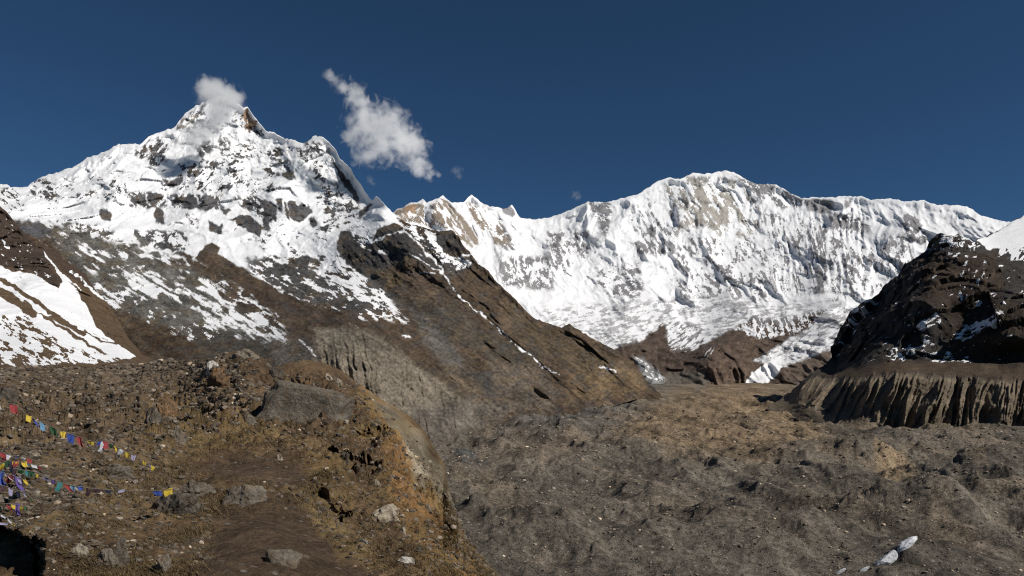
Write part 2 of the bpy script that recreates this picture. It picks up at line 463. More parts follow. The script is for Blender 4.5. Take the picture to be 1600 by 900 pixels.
# brown foot of the wall
foot = [(955, 548), (975, 537), (1000, 533), (1012, 520), (1028, 507), (1040, 503), (1044, 530), (1052, 546), (1078, 545), (1108, 531), (1148, 511), (1178, 498), (1190, 515), (1206, 500), (1222, 512), (1250, 496), (1288, 486), (1268, 512), (1236, 527), (1218, 545), (1180, 563), (1240, 575), (1262, 640), (940, 640)]
p.c(foot, (0.088, 0.064, 0.05), 6)
p.c([(1108, 548), (1150, 530), (1200, 525), (1180, 562), (1165, 600), (1105, 600)], (0.112, 0.080, 0.060), 8)
p.col *= (1 + 0.5 * sstep(500, 530, py) * fbm(px / 9, py / 7, px * 0 + 14, 4, gain=0.65))[..., None].clip(0.4, 1.8)
p.c([(1040, 585), (1100, 580), (1110, 606), (1030, 610)], (0.13, 0.115, 0.095), 8)
p.s_(foot, 0.05, 4)
p.speckle([(1012, 522), (1040, 500), (1048, 548), (1080, 548), (1112, 532), (1100, 520), (1050, 500)], 0.62, -35, 3.0, 4.0, 5)
p.speckle([(1148, 514), (1180, 494), (1205, 500), (1250, 492), (1290, 484), (1268, 508), (1236, 522), (1205, 528), (1190, 530), (1160, 520)], 0.5, 70, 3.0, 4.0, 4)
p.s_([(1125, 535), (1145, 518), (1165, 520), (1178, 540), (1150, 545)], 0.0, 4)
for a in ([(1098, 560), (1112, 543)], [(1104, 562), (1120, 540)], [(1165, 508), (1170, 525)], [(1196, 500), (1192, 524)]):
    p.ss(a, 2.2, 0.9)
# side glacier and its snow fan
p.speckle([(1180, 562), (1240, 528), (1300, 492), (1345, 470), (1330, 500), (1300, 545), (1260, 560), (1225, 566)], 0.55, -28, 2.6, 3.0, 5, sharp=1.6, least=0.33)
p.s_([(1163, 597), (1177, 580), (1200, 566), (1216, 559), (1224, 570), (1212, 588), (1200, 598), (1180, 600)], 1.0, 2)
p.c([(1225, 566), (1300, 545), (1300, 600), (1230, 600)], (0.13, 0.10, 0.078), 6)
p.s_([(1230, 568), (1262, 560), (1300, 545), (1305, 610), (1225, 610)], 0.1, 4)
# grey ice snout below the spur
p.c([(988, 556), (1005, 560), (1040, 592), (1030, 604), (1008, 598)], (0.22, 0.225, 0.225), 4)
p.speckle([(988, 556), (1005, 560), (1040, 592), (1030, 600), (1010, 590)], 0.25, 45, 3, 2, 3)
P, tint, snow = back_rows(P, p.col, p.snow, 6, 260, 0.9)
FAR_MAT = terrain_mat('far_rock_and_snow', 90.0, var=0.6, bump=0.5, bump_snow=0.16, soft=0.36)
o = mesh_obj('mountain_wall', P, grid_faces(*P.shape[:2]), FAR_MAT)
attrs(o, tint, snow); tag(o, 'long snow covered mountain wall with a broad rocky summit closing the valley', 'mountain', kind='structure')

# ------------------------------------------------------------------ pointed mountain with its brown spur
B_SKY = line([(-60, 287), (0, 288), (8, 287), (16, 292), (43, 292), (52, 284), (66, 276), (97, 266), (117, 260), (137, 246), (150, 242), (163, 238), (175, 230), (183, 226), (200, 225), (218, 226),
    (226, 219), (238, 210), (258, 204), (275, 197), (281, 187), (290, 177), (306, 165), (320, 159), (333, 153), (343, 149), (352, 152), (362, 157), (372, 162), (380, 168), (387, 167), (393, 176), (400, 185), (407, 194),
    (415, 205), (425, 206), (433, 210), (445, 216), (456, 217), (472, 225), (480, 222), (489, 213), (500, 212), (510, 218), (522, 230), (531, 248), (547, 262), (556, 277), (567, 293), (577, 310),
    (582, 312), (588, 308), (594, 312), (604, 323), (615, 333), (628, 344), (640, 350), (655, 353), (668, 358), (690, 362), (705, 359), (715, 368), (725, 385), (735, 395), (747, 413),
    (763, 423), (773, 437), (787, 450), (800, 463), (817, 480), (833, 497), (850, 503), (877, 512), (883, 508), (890, 507), (900, 513), (917, 523), (940, 536), (960, 547), (977, 557), (990, 566), (1000, 580), (1012, 598), (1030, 614), (1062, 646)])
B_BASE = line([(-60, 640), (450, 660), (560, 712), (690, 700), (740, 676), (800, 660), (870, 652), (950, 637), (1000, 622), (1030, 632), (1062, 656)])
b_D = TPS([(-60, 289, 5500), (0, 289, 5600), (100, 265, 5800), (183, 226, 6000), (275, 197, 6300), (345, 150, 6600), (400, 182, 6500), (433, 212, 6350), (500, 213, 6150), (547, 263, 5850), (577, 310, 5350), (590, 309, 4900), (620, 338, 4650),
    (660, 354, 4450), (705, 360, 4350), (747, 413, 4150), (800, 463, 4000), (877, 512, 3900), (890, 507, 3950), (960, 547, 3850), (1000, 580, 3750), (1020, 604, 3700), (1060, 645, 3500),
    (0, 340, 4600), (100, 330, 5000), (250, 300, 5500), (250, 345, 5100), (350, 230, 6200), (350, 300, 5600), (450, 270, 5900), (450, 330, 5300), (450, 370, 4850), (400, 400, 4400), (500, 330, 5350), (500, 385, 4600), (545, 345, 5000), (545, 385, 4250),
    (590, 350, 4450), (590, 390, 4150), (640, 365, 4150), (690, 400, 4050),
    (60, 400, 3600), (150, 400, 3900), (300, 400, 4200), (450, 440, 3800), (560, 430, 3800), (640, 430, 3700), (720, 450, 3700),
    (100, 480, 2500), (200, 480, 2600), (300, 480, 2750), (400, 480, 2900), (500, 475, 3000), (600, 480, 3000), (690, 490, 3150), (780, 520, 3250), (850, 550, 3300), (920, 575, 3350), (980, 600, 3450),
    (150, 555, 1700), (300, 530, 1900), (400, 530, 1950), (487, 513, 1950), (573, 517, 1900), (633, 557, 1950), (697, 600, 2100), (740, 575, 2550), (760, 600, 2450), (830, 610, 2700), (900, 620, 2900),
    (430, 570, 1500), (500, 575, 1500), (560, 620, 1450), (620, 640, 1520), (690, 682, 1600), (740, 658, 2000), (800, 648, 2350), (870, 642, 2600), (950, 628, 3000), (1005, 608, 3500),
    (430, 650, 1250), (300, 620, 1250), (100, 620, 1200), (600, 710, 1350), (-60, 600, 1200)])
px, py, t = wall_grid(-60, 1060, 1.4, B_SKY, B_BASE, 330, jag=1.8, jscale=6)
D = b_D(px, py)
W = world_pt(px, py, D)
wx, wz = W[..., 0], W[..., 2]
edge = sstep(0.0, 14.0, py - py[-1:])
warp = 90 * fbm(wx / 350, wz / 350, D / 600, 3)
high = sstep(420, 330, py)
r1 = ridged((wx + warp + 0.35 * wz) / 480, (wz) / 900, D / 1800, 5, gain=0.38)
low = ridged((wx + 0.8 * warp + 0.9 * wz) / 330, wz / 1300, D / 1500, 5, gain=0.42)
spurw = sstep(520, 640, px)
# rills in the tall moraine wall
MWALL = [(487, 513), (533, 512), (573, 516), (600, 529), (633, 556), (667, 579), (700, 602), (740, 630), (748, 655), (690, 692), (600, 700), (540, 640), (500, 580)]
mw = poly_weight(px, py, MWALL, 10)
edge = edge * sstep(1012, 930, px)
D2 = D - edge * high * (130 * (r1 - 0.7) + 34 * facet(wx + 0.5 * wz + 0.4 * warp, wz - 0.3 * wx, 150, 6, 0.8, 0.8) + 10 * facet(wx + 0.5 * wz, wz - 0.3 * wx, 52, 8, 0.8, 0.8)) - edge * (1 - high) * (38 + 42 * spurw) * (D / 3000) * (low - 0.7) - edge * (D / 3000) * ((7 + 5 * (1 - high)) * fbm(wx / 90, wz / 90, D / 120, 5, gain=0.55) + (18 + 5 * spurw) * (1 - high) * (1 - 0.7 * mw) * (ridged((wx + 0.9 * wz + 0.4 * warp) / 95, wz / 500, D / 700, 4, gain=0.45) - 0.7))
rill = ridged((px + 5 * fbm(px / 30, py / 30, px * 0, 3) - 0.15 * py) / 11, py / 140, px * 0 + 4, 3)
D2 = D2 - mw * 20 * (rill - 0.6)
cw = poly_weight(px, py, [(526, 362), (556, 350), (600, 352), (640, 366), (700, 365), (745, 412), (700, 440), (640, 430), (590, 440), (550, 425)], 8) * edge
D2 = D2 - cw * (34 * facet(wx + 0.4 * wz + 0.4 * warp, wz, 110, 3) + 14 * facet(wx + 0.4 * wz, wz + 0.3 * warp, 42, 5))
P = world_pt(px, py, D2)
p = Paint(px, py, BROWN, warp=3.2, wscale=11, seed=2)
n_big = fbm(px / 40, py / 40, np.full(px.shape, 2.0), 4)
# --- ground colours, from high to low
p.c([(-80, 200), (400, 100), (620, 290), (560, 440), (480, 470), (400, 430), (330, 370), (250, 420), (180, 380), (100, 360), (-80, 420)], GREY, 6)
p.c([(60, 330), (200, 360), (300, 420), (420, 500), (480, 560), (300, 560), (170, 480), (100, 400)], (0.15, 0.142, 0.126), 10)
p.c([(370, 430), (430, 445), (520, 485), (640, 545), (560, 530), (480, 520), (400, 500), (330, 455)], (0.078, 0.054, 0.038), 8)
p.c([(400, 410), (520, 395), (600, 440), (640, 480), (560, 490), (480, 470), (440, 450)], (0.085, 0.082, 0.08), 8)
p.c([(470, 530), (560, 560), (620, 700), (520, 700), (420, 600), (420, 540)], (0.12, 0.108, 0.092), 8)
p.c([(527, 362), (552, 345), (600, 350), (640, 362), (705, 365), (745, 410), (700, 440), (640, 430), (590, 440), (556, 430), (530, 402)], (0.062, 0.059, 0.058), 6)
p.c([(600, 420), (640, 400), (700, 440), (760, 500), (700, 520), (640, 480)], (0.085, 0.062, 0.045), 8)
p.c([(590, 425), (625, 425), (635, 450), (605, 455)], (0.13, 0.095, 0.06), 6)
p.c([(720, 430), (800, 470), (870, 520), (820, 540), (760, 490)], (0.098, 0.07, 0.046), 8)
p.c([(620, 470), (700, 470), (760, 520), (860, 560), (800, 575), (700, 530)], (0.08, 0.066, 0.05), 8)
p.c([(800, 490), (880, 515), (1000, 580), (1010, 605), (920, 590), (840, 545)], (0.105, 0.078, 0.05), 6)
p.c([(640, 480), (680, 500), (720, 560), (740, 590), (700, 580), (660, 530)], (0.125, 0.115, 0.10), 8)
p.c([(735, 580), (775, 580), (800, 620), (770, 625), (745, 605)], (0.07, 0.064, 0.058), 5)
p.c([(770, 570), (830, 570), (870, 610), (860, 640), (790, 640), (770, 610)], (0.14, 0.112, 0.085), 8)
p.c([(890, 585), (960, 575), (1000, 585), (1010, 610), (950, 625), (900, 620)], (0.16, 0.112, 0.065), 8)
p.c([(-40, 470), (130, 470), (180, 480), (260, 510), (330, 545), (330, 600), (140, 600)], (0.10, 0.07, 0.042), 8)
p.c([(180, 500), (260, 510), (330, 545), (320, 580), (200, 560)], (0.075, 0.05, 0.031), 8)
p.c([(280, 500), (400, 530), (440, 570), (330, 570)], (0.085, 0.075, 0.062), 6)
p.c(MWALL, (0.21, 0.178, 0.136), 6)
p.c([(640, 640), (760, 620), (800, 640), (740, 690), (660, 700)], (0.15, 0.128, 0.105), 10)
p.c([(680, 560), (740, 590), (760, 620), (720, 620)], (0.13, 0.10, 0.07), 8)
rk = sstep(0.12, 0.34, fbm(px / 20, py / 12, px * 0 + 71, 5, gain=0.6))[..., None] * (1 - mw)[..., None]
p.col = p.col * (1 - 0.6 * rk) + 0.6 * rk * np.array((0.070, 0.065, 0.060))
gr = sstep(0.15, 0.4, fbm(px / 26, py / 15, px * 0 + 91, 5, gain=0.6))[..., None] * (1 - mw)[..., None]
p.col = p.col * (1 - 0.5 * gr) + 0.5 * gr * np.array((0.135, 0.10, 0.062))
uu, vv = px * 0.8 + py * 0.6, -px * 0.6 + py * 0.8
p.col *= (1 + 0.35 * n_big + 0.32 * fbm(uu / 40, vv / 6, px * 0 + 31, 5, gain=0.6) + 0.45 * fbm(px / 5, py / 4, px * 0 + 61, 3))[..., None].clip(0.45, 1.8)
# --- snow on the pointed mountain
SN = [(-80, 100), (700, 100), (640, 310), (625, 340), (560, 380), (545, 400), (560, 425), (520, 425), (450, 440), (400, 430), (380, 420), (345, 405), (300, 405), (230, 395), (150, 370), (60, 345), (-80, 340)]
p.s_(SN, 1.0, 5)
rel = np.where(high > 0.5, r1 - r1.mean(), low - low.mean()); p.relief = (rel / rel.std()).clip(-2, 2) * 0.45
nf = fbm((px - 0.7 * py) / 8, (py + 0.4 * px) / 15, np.full(px.shape, 8.0), 5, gain=0.62)
p.snow -= 0.30 * np.clip(nf * 1.3 + 0.1, 0, 1.3) * (p.snow > 0.5)
p.snow = np.where(py < 275, p.snow, p.snow)
# summit rocks
p.c([(376, 176), (386, 168), (393, 178), (402, 196), (396, 206), (380, 195)], (0.36, 0.24, 0.16), 4)
p.c([(352, 164), (377, 164), (376, 184), (355, 184)], (0.36, 0.33, 0.28), 5)
p.c([(276, 182), (310, 178), (300, 200), (278, 205)], (0.34, 0.30, 0.26), 5)
p.s_([(377, 178), (384, 169), (389, 171), (397, 188), (390, 190), (380, 186)], 0.15, 2)
p.speckle([(352, 166), (377, 166), (376, 186), (354, 186)], 0.4, 30, 5, 1.6, 4)
p.speckle([(376, 186), (400, 188), (414, 208), (408, 216), (390, 210), (378, 200)], 0.42, 50, 3.5, 1.8, 4)
p.speckle([(277, 188), (305, 180), (302, 196), (278, 206)], 0.55, -30, 4, 2, 4)
p.speckle([(292, 178), (322, 160), (345, 152), (378, 168), (380, 196), (340, 204), (300, 202)], 0.74, -35, 3.4, 2.0, 5)
SP = [([(211, 233), (230, 226), (234, 246), (222, 250), (212, 243)], 0.42, -45, 3.2), ([(230, 221), (248, 214), (264, 232), (258, 242), (236, 240)], 0.5, -45, 3.2),
      ([(229, 242), (250, 238), (264, 246), (255, 262), (234, 262)], 0.34, -40, 3.5), ([(304, 228), (318, 217), (328, 222), (334, 236), (318, 244), (306, 240)], 0.18, 30, 4),
      ([(320, 196), (346, 190), (348, 204), (330, 208)], 0.38, 10, 3.5), ([(340, 212), (354, 212), (360, 236), (344, 240)], 0.45, 80, 3), ([(345, 235), (400, 215), (440, 250), (420, 290), (350, 275)], 0.70, 20, 3.5),
      ([(412, 238), (437, 230), (446, 242), (432, 250), (414, 246)], 0.28, 20, 3.5), ([(434, 250), (454, 250), (454, 266), (438, 266)], 0.5, 35, 3.2), ([(474, 224), (494, 218), (510, 232), (502, 244), (478, 240)], 0.34, 30, 3.2),
      ([(468, 238), (490, 238), (492, 254), (474, 252)], 0.5, 25, 3.2), ([(480, 250), (522, 250), (510, 285), (486, 282)], 0.70, -35, 3), ([(450, 228), (475, 232), (478, 246), (452, 240)], 0.7, 40, 3),
      ([(250, 255), (420, 245), (430, 300), (330, 300), (250, 300)], 0.78, -30, 3.6), ([(46, 281), (70, 278), (95, 295), (92, 318), (66, 312), (48, 300)], 0.55, 40, 3.4), ([(0, 292), (40, 295), (40, 330), (0, 330)], 0.8, 45, 3.5),
      ([(95, 285), (200, 262), (210, 310), (120, 315)], 0.86, 0, 3), ([(200, 300), (262, 300), (262, 324), (204, 324)], 0.42, 60, 3.5), ([(262, 302), (345, 305), (345, 330), (262, 325)], 0.42, 70, 3.8),
      ([(365, 308), (400, 305), (432, 320), (432, 348), (405, 340), (380, 325)], 0.34, 50, 3.8), ([(400, 335), (425, 340), (420, 362), (400, 356)], 0.4, 55, 3.5), ([(492, 290), (545, 285), (545, 310), (495, 325)], 0.72, -22, 3.0),
      ([(505, 312), (560, 310), (560, 352), (510, 362)], 0.66, -22, 3.2), ([(290, 335), (310, 335), (312, 356), (298, 356)], 0.5, 40, 3), ([(200, 358), (290, 362), (295, 392), (220, 386)], 0.5, 20, 4.5), ([(60, 340), (150, 352), (210, 372), (200, 395), (120, 375)], 0.6, 28, 3.5)]
for poly, cov, ang, sz in SP:
    p.speckle(poly, cov, ang, sz, 1.9, 5)
ROCK_AND_SHADE = [[(208, 308), (228, 303), (230, 318), (220, 323), (209, 317)], [(231, 303), (252, 303), (255, 306), (246, 316), (238, 320), (231, 316)], [(268, 313), (280, 304), (279, 317), (270, 322)],
    [(283, 308), (308, 308), (308, 320), (298, 328), (290, 327), (282, 317)], [(312, 311), (338, 309), (339, 320), (329, 328), (320, 323)], [(340, 316), (350, 325), (363, 328), (358, 334), (350, 334), (343, 328)],
    [(377, 311), (388, 313), (398, 330), (393, 332), (381, 322)], [(252, 278), (262, 285), (275, 279), (288, 276), (285, 284), (272, 293), (262, 289), (254, 284)], [(246, 322), (252, 327), (256, 338), (258, 350), (252, 352), (243, 346), (241, 333)],
    [(325, 342), (333, 345), (340, 353), (349, 348), (347, 366), (338, 364), (327, 362)], [(350, 339), (363, 342), (372, 338), (390, 335), (400, 345), (404, 368), (388, 361), (375, 354), (364, 345)],
    [(156, 328), (165, 326), (173, 331), (175, 338), (171, 345), (158, 344), (155, 337)], [(113, 362), (137, 362), (147, 374), (118, 373)], [(451, 316), (462, 312), (464, 323), (472, 316), (478, 323), (485, 320), (487, 333), (478, 342), (468, 350), (456, 343), (451, 335)],
    [(483, 343), (490, 338), (497, 345), (495, 353), (490, 356), (484, 350)], [(498, 354), (515, 350), (514, 357), (508, 363), (502, 360)], [(506, 333), (511, 328), (524, 328), (524, 335), (507, 335)],
    [(400, 308), (412, 313), (425, 325), (432, 340), (430, 346), (420, 336), (408, 322)], [(430, 310), (440, 312), (441, 335), (436, 330)], [(444, 315), (448, 317), (453, 346), (446, 340)], [(400, 346), (408, 352), (411, 358), (406, 370), (400, 366)],
    [(440, 272), (450, 266), (459, 267), (462, 280), (450, 280), (441, 277)], [(408, 265), (420, 263), (428, 272), (420, 272)], [(430, 275), (434, 266), (438, 275)], [(513, 236), (518, 244), (526, 258), (530, 268), (541, 276), (553, 294), (564, 316), (558, 318), (546, 302), (536, 286), (529, 276), (523, 259)],  # last band: shaded face of the second peak, painted in as bare grey
    [(213, 368), (230, 370), (240, 376), (230, 380), (216, 376)], [(200, 379), (212, 382), (218, 388), (205, 386)], [(244, 381), (255, 377), (265, 383), (278, 388), (270, 392), (250, 388)], [(230, 396), (246, 392), (253, 401), (240, 402)],
    [(268, 396), (282, 390), (295, 397), (302, 400), (296, 404), (282, 400)], [(305, 402), (320, 384), (332, 378), (346, 388), (340, 396), (348, 402), (362, 411), (368, 422), (350, 418), (330, 412), (312, 408)],
    [(200, 400), (225, 401), (245, 408), (265, 416), (273, 425), (262, 422), (240, 415), (215, 415), (195, 412)], [(234, 416), (255, 420), (268, 428), (262, 432), (245, 426)], [(266, 403), (285, 405), (292, 414), (286, 416)],
    [(280, 417), (300, 415), (312, 414), (325, 422), (335, 432), (318, 433), (300, 428)], [(265, 436), (285, 435), (305, 439), (322, 449), (300, 451), (280, 445)], [(427, 414), (445, 412), (460, 416), (462, 424), (450, 432), (440, 432), (430, 425)],
    [(474, 402), (484, 401), (498, 405), (498, 411), (485, 409)], [(49, 356), (62, 362), (72, 370), (58, 364)], [(560, 333), (575, 322), (588, 316), (581, 327), (568, 338), (560, 342)]]
# lower ice slope: patchy, streaks running down to the lower right
p.speckle([(60, 345), (150, 372), (230, 392), (300, 405), (360, 440), (440, 500), (450, 535), (330, 525), (260, 490), (160, 440), (90, 385)], 0.33, 33, 4.6, 4.4, 10, sharp=1.8)
p.speckle([(150, 430), (260, 480), (360, 520), (330, 545), (200, 500), (140, 465)], 0.16, 30, 4, 3, 8, sharp=3)
p.speckle([(385, 405), (450, 398), (530, 395), (565, 420), (610, 465), (640, 505), (560, 500), (500, 480), (440, 455), (395, 430)], 0.34, 27, 4.2, 3.2, 8)
p.speckle([(420, 398), (540, 392), (580, 432), (520, 425), (440, 415)], 0.62, 20, 4.0, 2.6, 5)
p.speckle([(405, 365), (525, 355), (530, 398), (440, 402), (400, 385)], 0.93, 10, 3, 2.5, 4, sharp=3)
for q in ROCK_AND_SHADE:
    p.s_(q, 0.05, 2.2)
# dark cliff below the small snow pyramid, and the spur
p.s_([(533, 360), (546, 358), (552, 368), (566, 378), (590, 386), (604, 396), (640, 380), (640, 430), (600, 450), (560, 425), (545, 415), (530, 400), (526, 380)], 0.0, 2.5)
p.speckle([(548, 356), (590, 372), (604, 396), (590, 398), (556, 380)], 0.45, 25, 4, 2.6, 4)
p.s_([(556, 354), (588, 342), (600, 344), (590, 360), (578, 374), (560, 366)], 1.0, 2.5)
p.s_([(588, 309), (604, 324), (618, 338), (636, 362), (620, 350), (600, 350), (585, 340), (570, 345), (560, 352), (572, 336)], 1.0, 2)
p.s_([(583, 374), (592, 360), (605, 351), (620, 349), (633, 362), (620, 368), (608, 372), (597, 379)], 0.0, 2)
p.s_([(628, 346), (668, 358), (690, 363), (705, 361), (716, 370), (748, 414), (720, 410), (700, 430), (660, 395), (640, 368)], 0.1, 2.5)
p.speckle([(625, 344), (680, 364), (705, 400), (745, 412), (700, 425), (668, 396), (640, 366)], 0.42, 40, 3.6, 2.6, 3)
p.s_([(676, 367), (690, 365), (705, 372), (715, 378), (727, 388), (718, 394), (705, 398), (695, 395), (685, 380)], 0.0, 2)
p.s_([(697, 363), (706, 361), (713, 365), (716, 373), (702, 372)], 0.0, 1.5)
for a, w in (([(632, 360), (640, 368), (665, 393), (690, 420), (700, 440)], 4.5), ([(640, 395), (667, 413), (697, 431)], 3), ([(655, 424), (680, 428)], 3), ([(717, 463), (738, 479), (760, 497)], 3.4), ([(777, 513), (800, 533)], 2.4),
             ([(805, 538), (830, 557), (843, 567)], 3.6), ([(843, 570), (873, 585)], 3.2), ([(937, 572), (962, 581)], 3.4), ([(700, 440), (718, 463)], 1.8), ([(760, 497), (777, 513)], 1.2),
             ([(335, 463), (352, 476), (372, 490)], 6), ([(372, 457), (410, 482)], 3), ([(467, 532), (482, 545), (494, 556)], 4), ([(300, 478), (340, 500), (390, 519), (437, 527)], 7), ([(483, 443), (525, 461)], 3.4),
             ([(398, 428), (420, 442), (442, 456)], 5), ([(450, 458), (482, 472)], 3.2), ([(460, 450), (490, 468)], 2), ([(510, 436), (545, 447)], 5), ([(540, 440), (572, 455)], 4), ([(562, 457), (600, 475)], 3), ([(600, 478), (625, 492)], 2.6),
             ([(430, 490), (438, 494)], 2.4), ([(330, 440), (345, 452)], 3), ([(395, 470), (420, 486)], 2), ([(545, 505), (560, 512)], 2), ([(630, 522), (642, 528)], 3), ([(580, 380), (610, 366), (632, 362)], 4), ([(655, 398), (672, 402)], 2),
             ([(690, 405), (715, 402), (738, 398)], 4), ([(706, 422), (735, 415)], 3)):
    p.ss(a, w, 0.95)
P, tint, snow = back_rows(P, p.col, p.snow, 6, 200, 1.0)
B_MAT = terrain_mat('mountain_rock_and_snow', 42.0, var=0.85, bump=0.9, bump_snow=0.14, soft=0.36)
o = mesh_obj('mountain', P, grid_faces(*P.shape[:2]), B_MAT)
attrs(o, tint, snow); tag(o, 'pointed snow mountain with brown spur and pale moraine wall running down to the valley', 'mountain', kind='structure')

# ------------------------------------------------------------------ near slope with snow gullies
D_SKY = line([(-80, 270), (0, 322), (10, 330), (20, 343), (37, 363), (50, 368), (57, 372), (75, 385), (100, 404), (120, 418), (133, 428), (147, 450), (167, 472), (185, 500), (200, 528), (225, 556), (260, 575), (300, 590)])
D_BASE = line([(-80, 615), (300, 615)])
d_D = TPS([(-60, 285, 780), (0, 322, 740), (57, 372, 690), (145, 450, 620), (185, 500, 560), (220, 552, 480), (0, 400, 600), (0, 450, 500), (90, 440, 560), (100, 500, 440), (0, 520, 360), (160, 540, 420), (0, 570, 260), (100, 575, 260), (200, 572, 330), (280, 585, 380), (0, 612, 200), (150, 612, 210), (300, 612, 300)])
px, py, t = wall_grid(-80, 300, 1.3, D_SKY, D_BASE, 230, jag=1.5, jscale=6)
D = d_D(px, py); W = world_pt(px, py, D); wx, wz = W[..., 0], W[..., 2]
edge = sstep(0.0, 14.0, py - py[-1:])
rocky = poly_weight(px, py, [(-80, 260), (0, 322), (40, 362), (75, 400), (95, 440), (80, 452), (50, 425), (20, 425), (-80, 380)], 8)
D2 = D - edge * (D / 600) * (16 * (ridged((wx + 0.9 * wz) / 60, wz / 150, D / 200, 4) - 0.7) + rocky * 9 * (ridged((wx + wz) / 40, wz / 55, D / 60, 4, gain=0.45) - 0.7) + 4 * fbm(wx / 12, wz / 12, D / 15, 4) + rocky * (5.0 * facet(wx + wz, wz, 16, 4) + 2.2 * facet(wx + wz, wz, 7, 6)))
P = world_pt(px, py, D2)
p = Paint(px, py, (0.125, 0.085, 0.052), warp=3.0, wscale=14, seed=3)
p.c([(-80, 260), (0, 322), (40, 360), (75, 400), (95, 440), (85, 455), (50, 425), (0, 415), (-80, 400)], (0.072, 0.052, 0.040), 4)
p.c([(55, 370), (100, 400), (140, 430), (147, 455), (120, 440), (80, 410)], (0.082, 0.056, 0.040), 4)
p.c([(130, 470), (200, 520), (260, 575), (200, 575), (140, 500)], (0.11, 0.075, 0.046), 8)
snowp = [(-80, 380), (0, 412), (20, 425), (48, 426), (72, 440), (90, 452), (96, 440), (84, 415), (62, 392), (72, 398), (95, 425), (120, 455), (135, 480), (150, 510), (180, 535), (212, 558), (160, 566), (130, 560), (60, 572), (-80, 600)]
p.s_(snowp, 1.0, 2.5)
for a, w in (([(52, 366), (70, 376), (90, 392), (112, 412)], 5), ([(112, 424), (135, 445), (160, 468), (195, 474)], 6), ([(100, 430), (125, 452)], 4), ([(48, 358), (80, 386)], 3)):
    p.ss(a, w, 1.0)
for a, w in (([(0, 437), (30, 452), (75, 485), (100, 505), (130, 522)], 8), ([(0, 455), (25, 470), (50, 490)], 16), ([(0, 498), (30, 505), (45, 520)], 15), ([(70, 495), (110, 520), (150, 545), (180, 562)], 5), ([(130, 515), (160, 535), (185, 538)], 3), ([(40, 470), (60, 490), (120, 510)], 2.5), ([(0, 540), (40, 535), (60, 550)], 5), ([(25, 552), (70, 545), (85, 556)], 4), ([(0, 565), (25, 560)], 6), ([(110, 556), (150, 558)], 4)):
    p.ss(a, w, 0.0, 3)
p.speckle([(-80, 490), (40, 490), (100, 540), (190, 560), (190, 590), (-80, 600)], 0.62, 32, 4.5, 3.0, 10)
p.speckle([(0, 325), (60, 385), (90, 440), (40, 425), (0, 410)], 0.04, 30, 4, 2, 3)
p.s_([(-80, 571), (60, 571), (120, 568), (215, 562), (300, 570), (300, 620), (-80, 620)], 0.0, 4)
P, tint, snow = back_rows(P, p.col, p.snow, 5, 40, 0.9)
D_MAT = terrain_mat('near_slope_ground', 9.0, var=0.8, bump=0.7, bump_snow=0.12)
o = mesh_obj('snowy_slope', P, grid_faces(*P.shape[:2]), D_MAT)
attrs(o, tint, snow); tag(o, 'steep brown slope with dark crags and long white snow gullies', 'slope', kind='structure')

# ------------------------------------------------------------------ dark crag over the terrace and the gullied moraine wall
E_SKY = line([(1200, 634), (1215, 627), (1233, 614), (1250, 599), (1262, 588), (1273, 580), (1290, 569), (1300, 556), (1304, 543), (1308, 525), (1313, 512), (1328, 492), (1347, 473), (1362, 466), (1373, 460), (1380, 447), (1397, 435), (1404, 430), (1408, 421), (1413, 412), (1425, 406),
    (1433, 402), (1441, 396), (1447, 390), (1452, 378), (1457, 372), (1464, 366), (1470, 363), (1480, 369), (1497, 366), (1505, 372), (1518, 378), (1540, 369), (1565, 358), (1580, 347), (1600, 336), (1680, 296)])
E_BASE = line([(1200, 650), (1240, 652), (1300, 688), (1400, 694), (1680, 694)])
e_D = TPS([(1205, 634, 2650), (1235, 615, 2700), (1273, 580, 2760), (1303, 545, 3250), (1313, 512, 3300), (1347, 473, 3350), (1380, 447, 3350), (1413, 412, 3350), (1447, 390, 3350), (1470, 364, 3400), (1497, 367, 3350), (1540, 369, 3700), (1600, 336, 4300), (1680, 300, 4600),
    (1540, 392, 3250), (1600, 395, 3300), (1680, 400, 3300), (1440, 430, 2950), (1500, 420, 2950), (1560, 440, 2850), (1620, 440, 2900), (1360, 500, 2950), (1400, 500, 2700), (1450, 490, 2600), (1500, 490, 2650), (1560, 500, 2500), (1640, 500, 2500),
    (1340, 540, 2800), (1400, 545, 2550), (1480, 545, 2450), (1560, 550, 2400), (1640, 555, 2380), (1290, 576, 2850), (1335, 580, 2500), (1400, 567, 2350), (1477, 574, 2280), (1560, 578, 2250), (1640, 582, 2230),
    (1335, 588, 2380), (1400, 577, 2240), (1477, 585, 2180), (1560, 588, 2150), (1640, 590, 2140), (1250, 622, 2480), (1300, 640, 2260), (1300, 672, 2080), (1393, 677, 1990), (1467, 677, 1970), (1560, 675, 1960), (1650, 674, 1950), (1400, 692, 1900), (1600, 692, 1870), (1260, 660, 2250), (1205, 648, 2500)])
px, py, t = wall_grid(1200, 1680, 1.15, E_SKY, E_BASE, 330, jag=2.2, jscale=8)
D = e_D(px, py) * (np.interp(px, [1200, 1300, 1680], [1.0, 1.0, 0.95]) * (1 - 0.07 * sstep(565, 520, py) * sstep(1380, 1600, px))); W = world_pt(px, py, D); wx, wz = W[..., 0], W[..., 2]
edge = sstep(0.0, 6.0, py - py[-1:])
cl = sstep(572, 555, py)
warp = 60 * fbm(wx / 200, wz / 200, D / 300, 3)
crag = ridged((wx + warp + 0.25 * wz) / 170, (wz + 0.2 * wx) / 420, D / 420, 5, gain=0.45)
crag2 = fbm(wx / 55, wz / 55, D / 80, 5, gain=0.62)
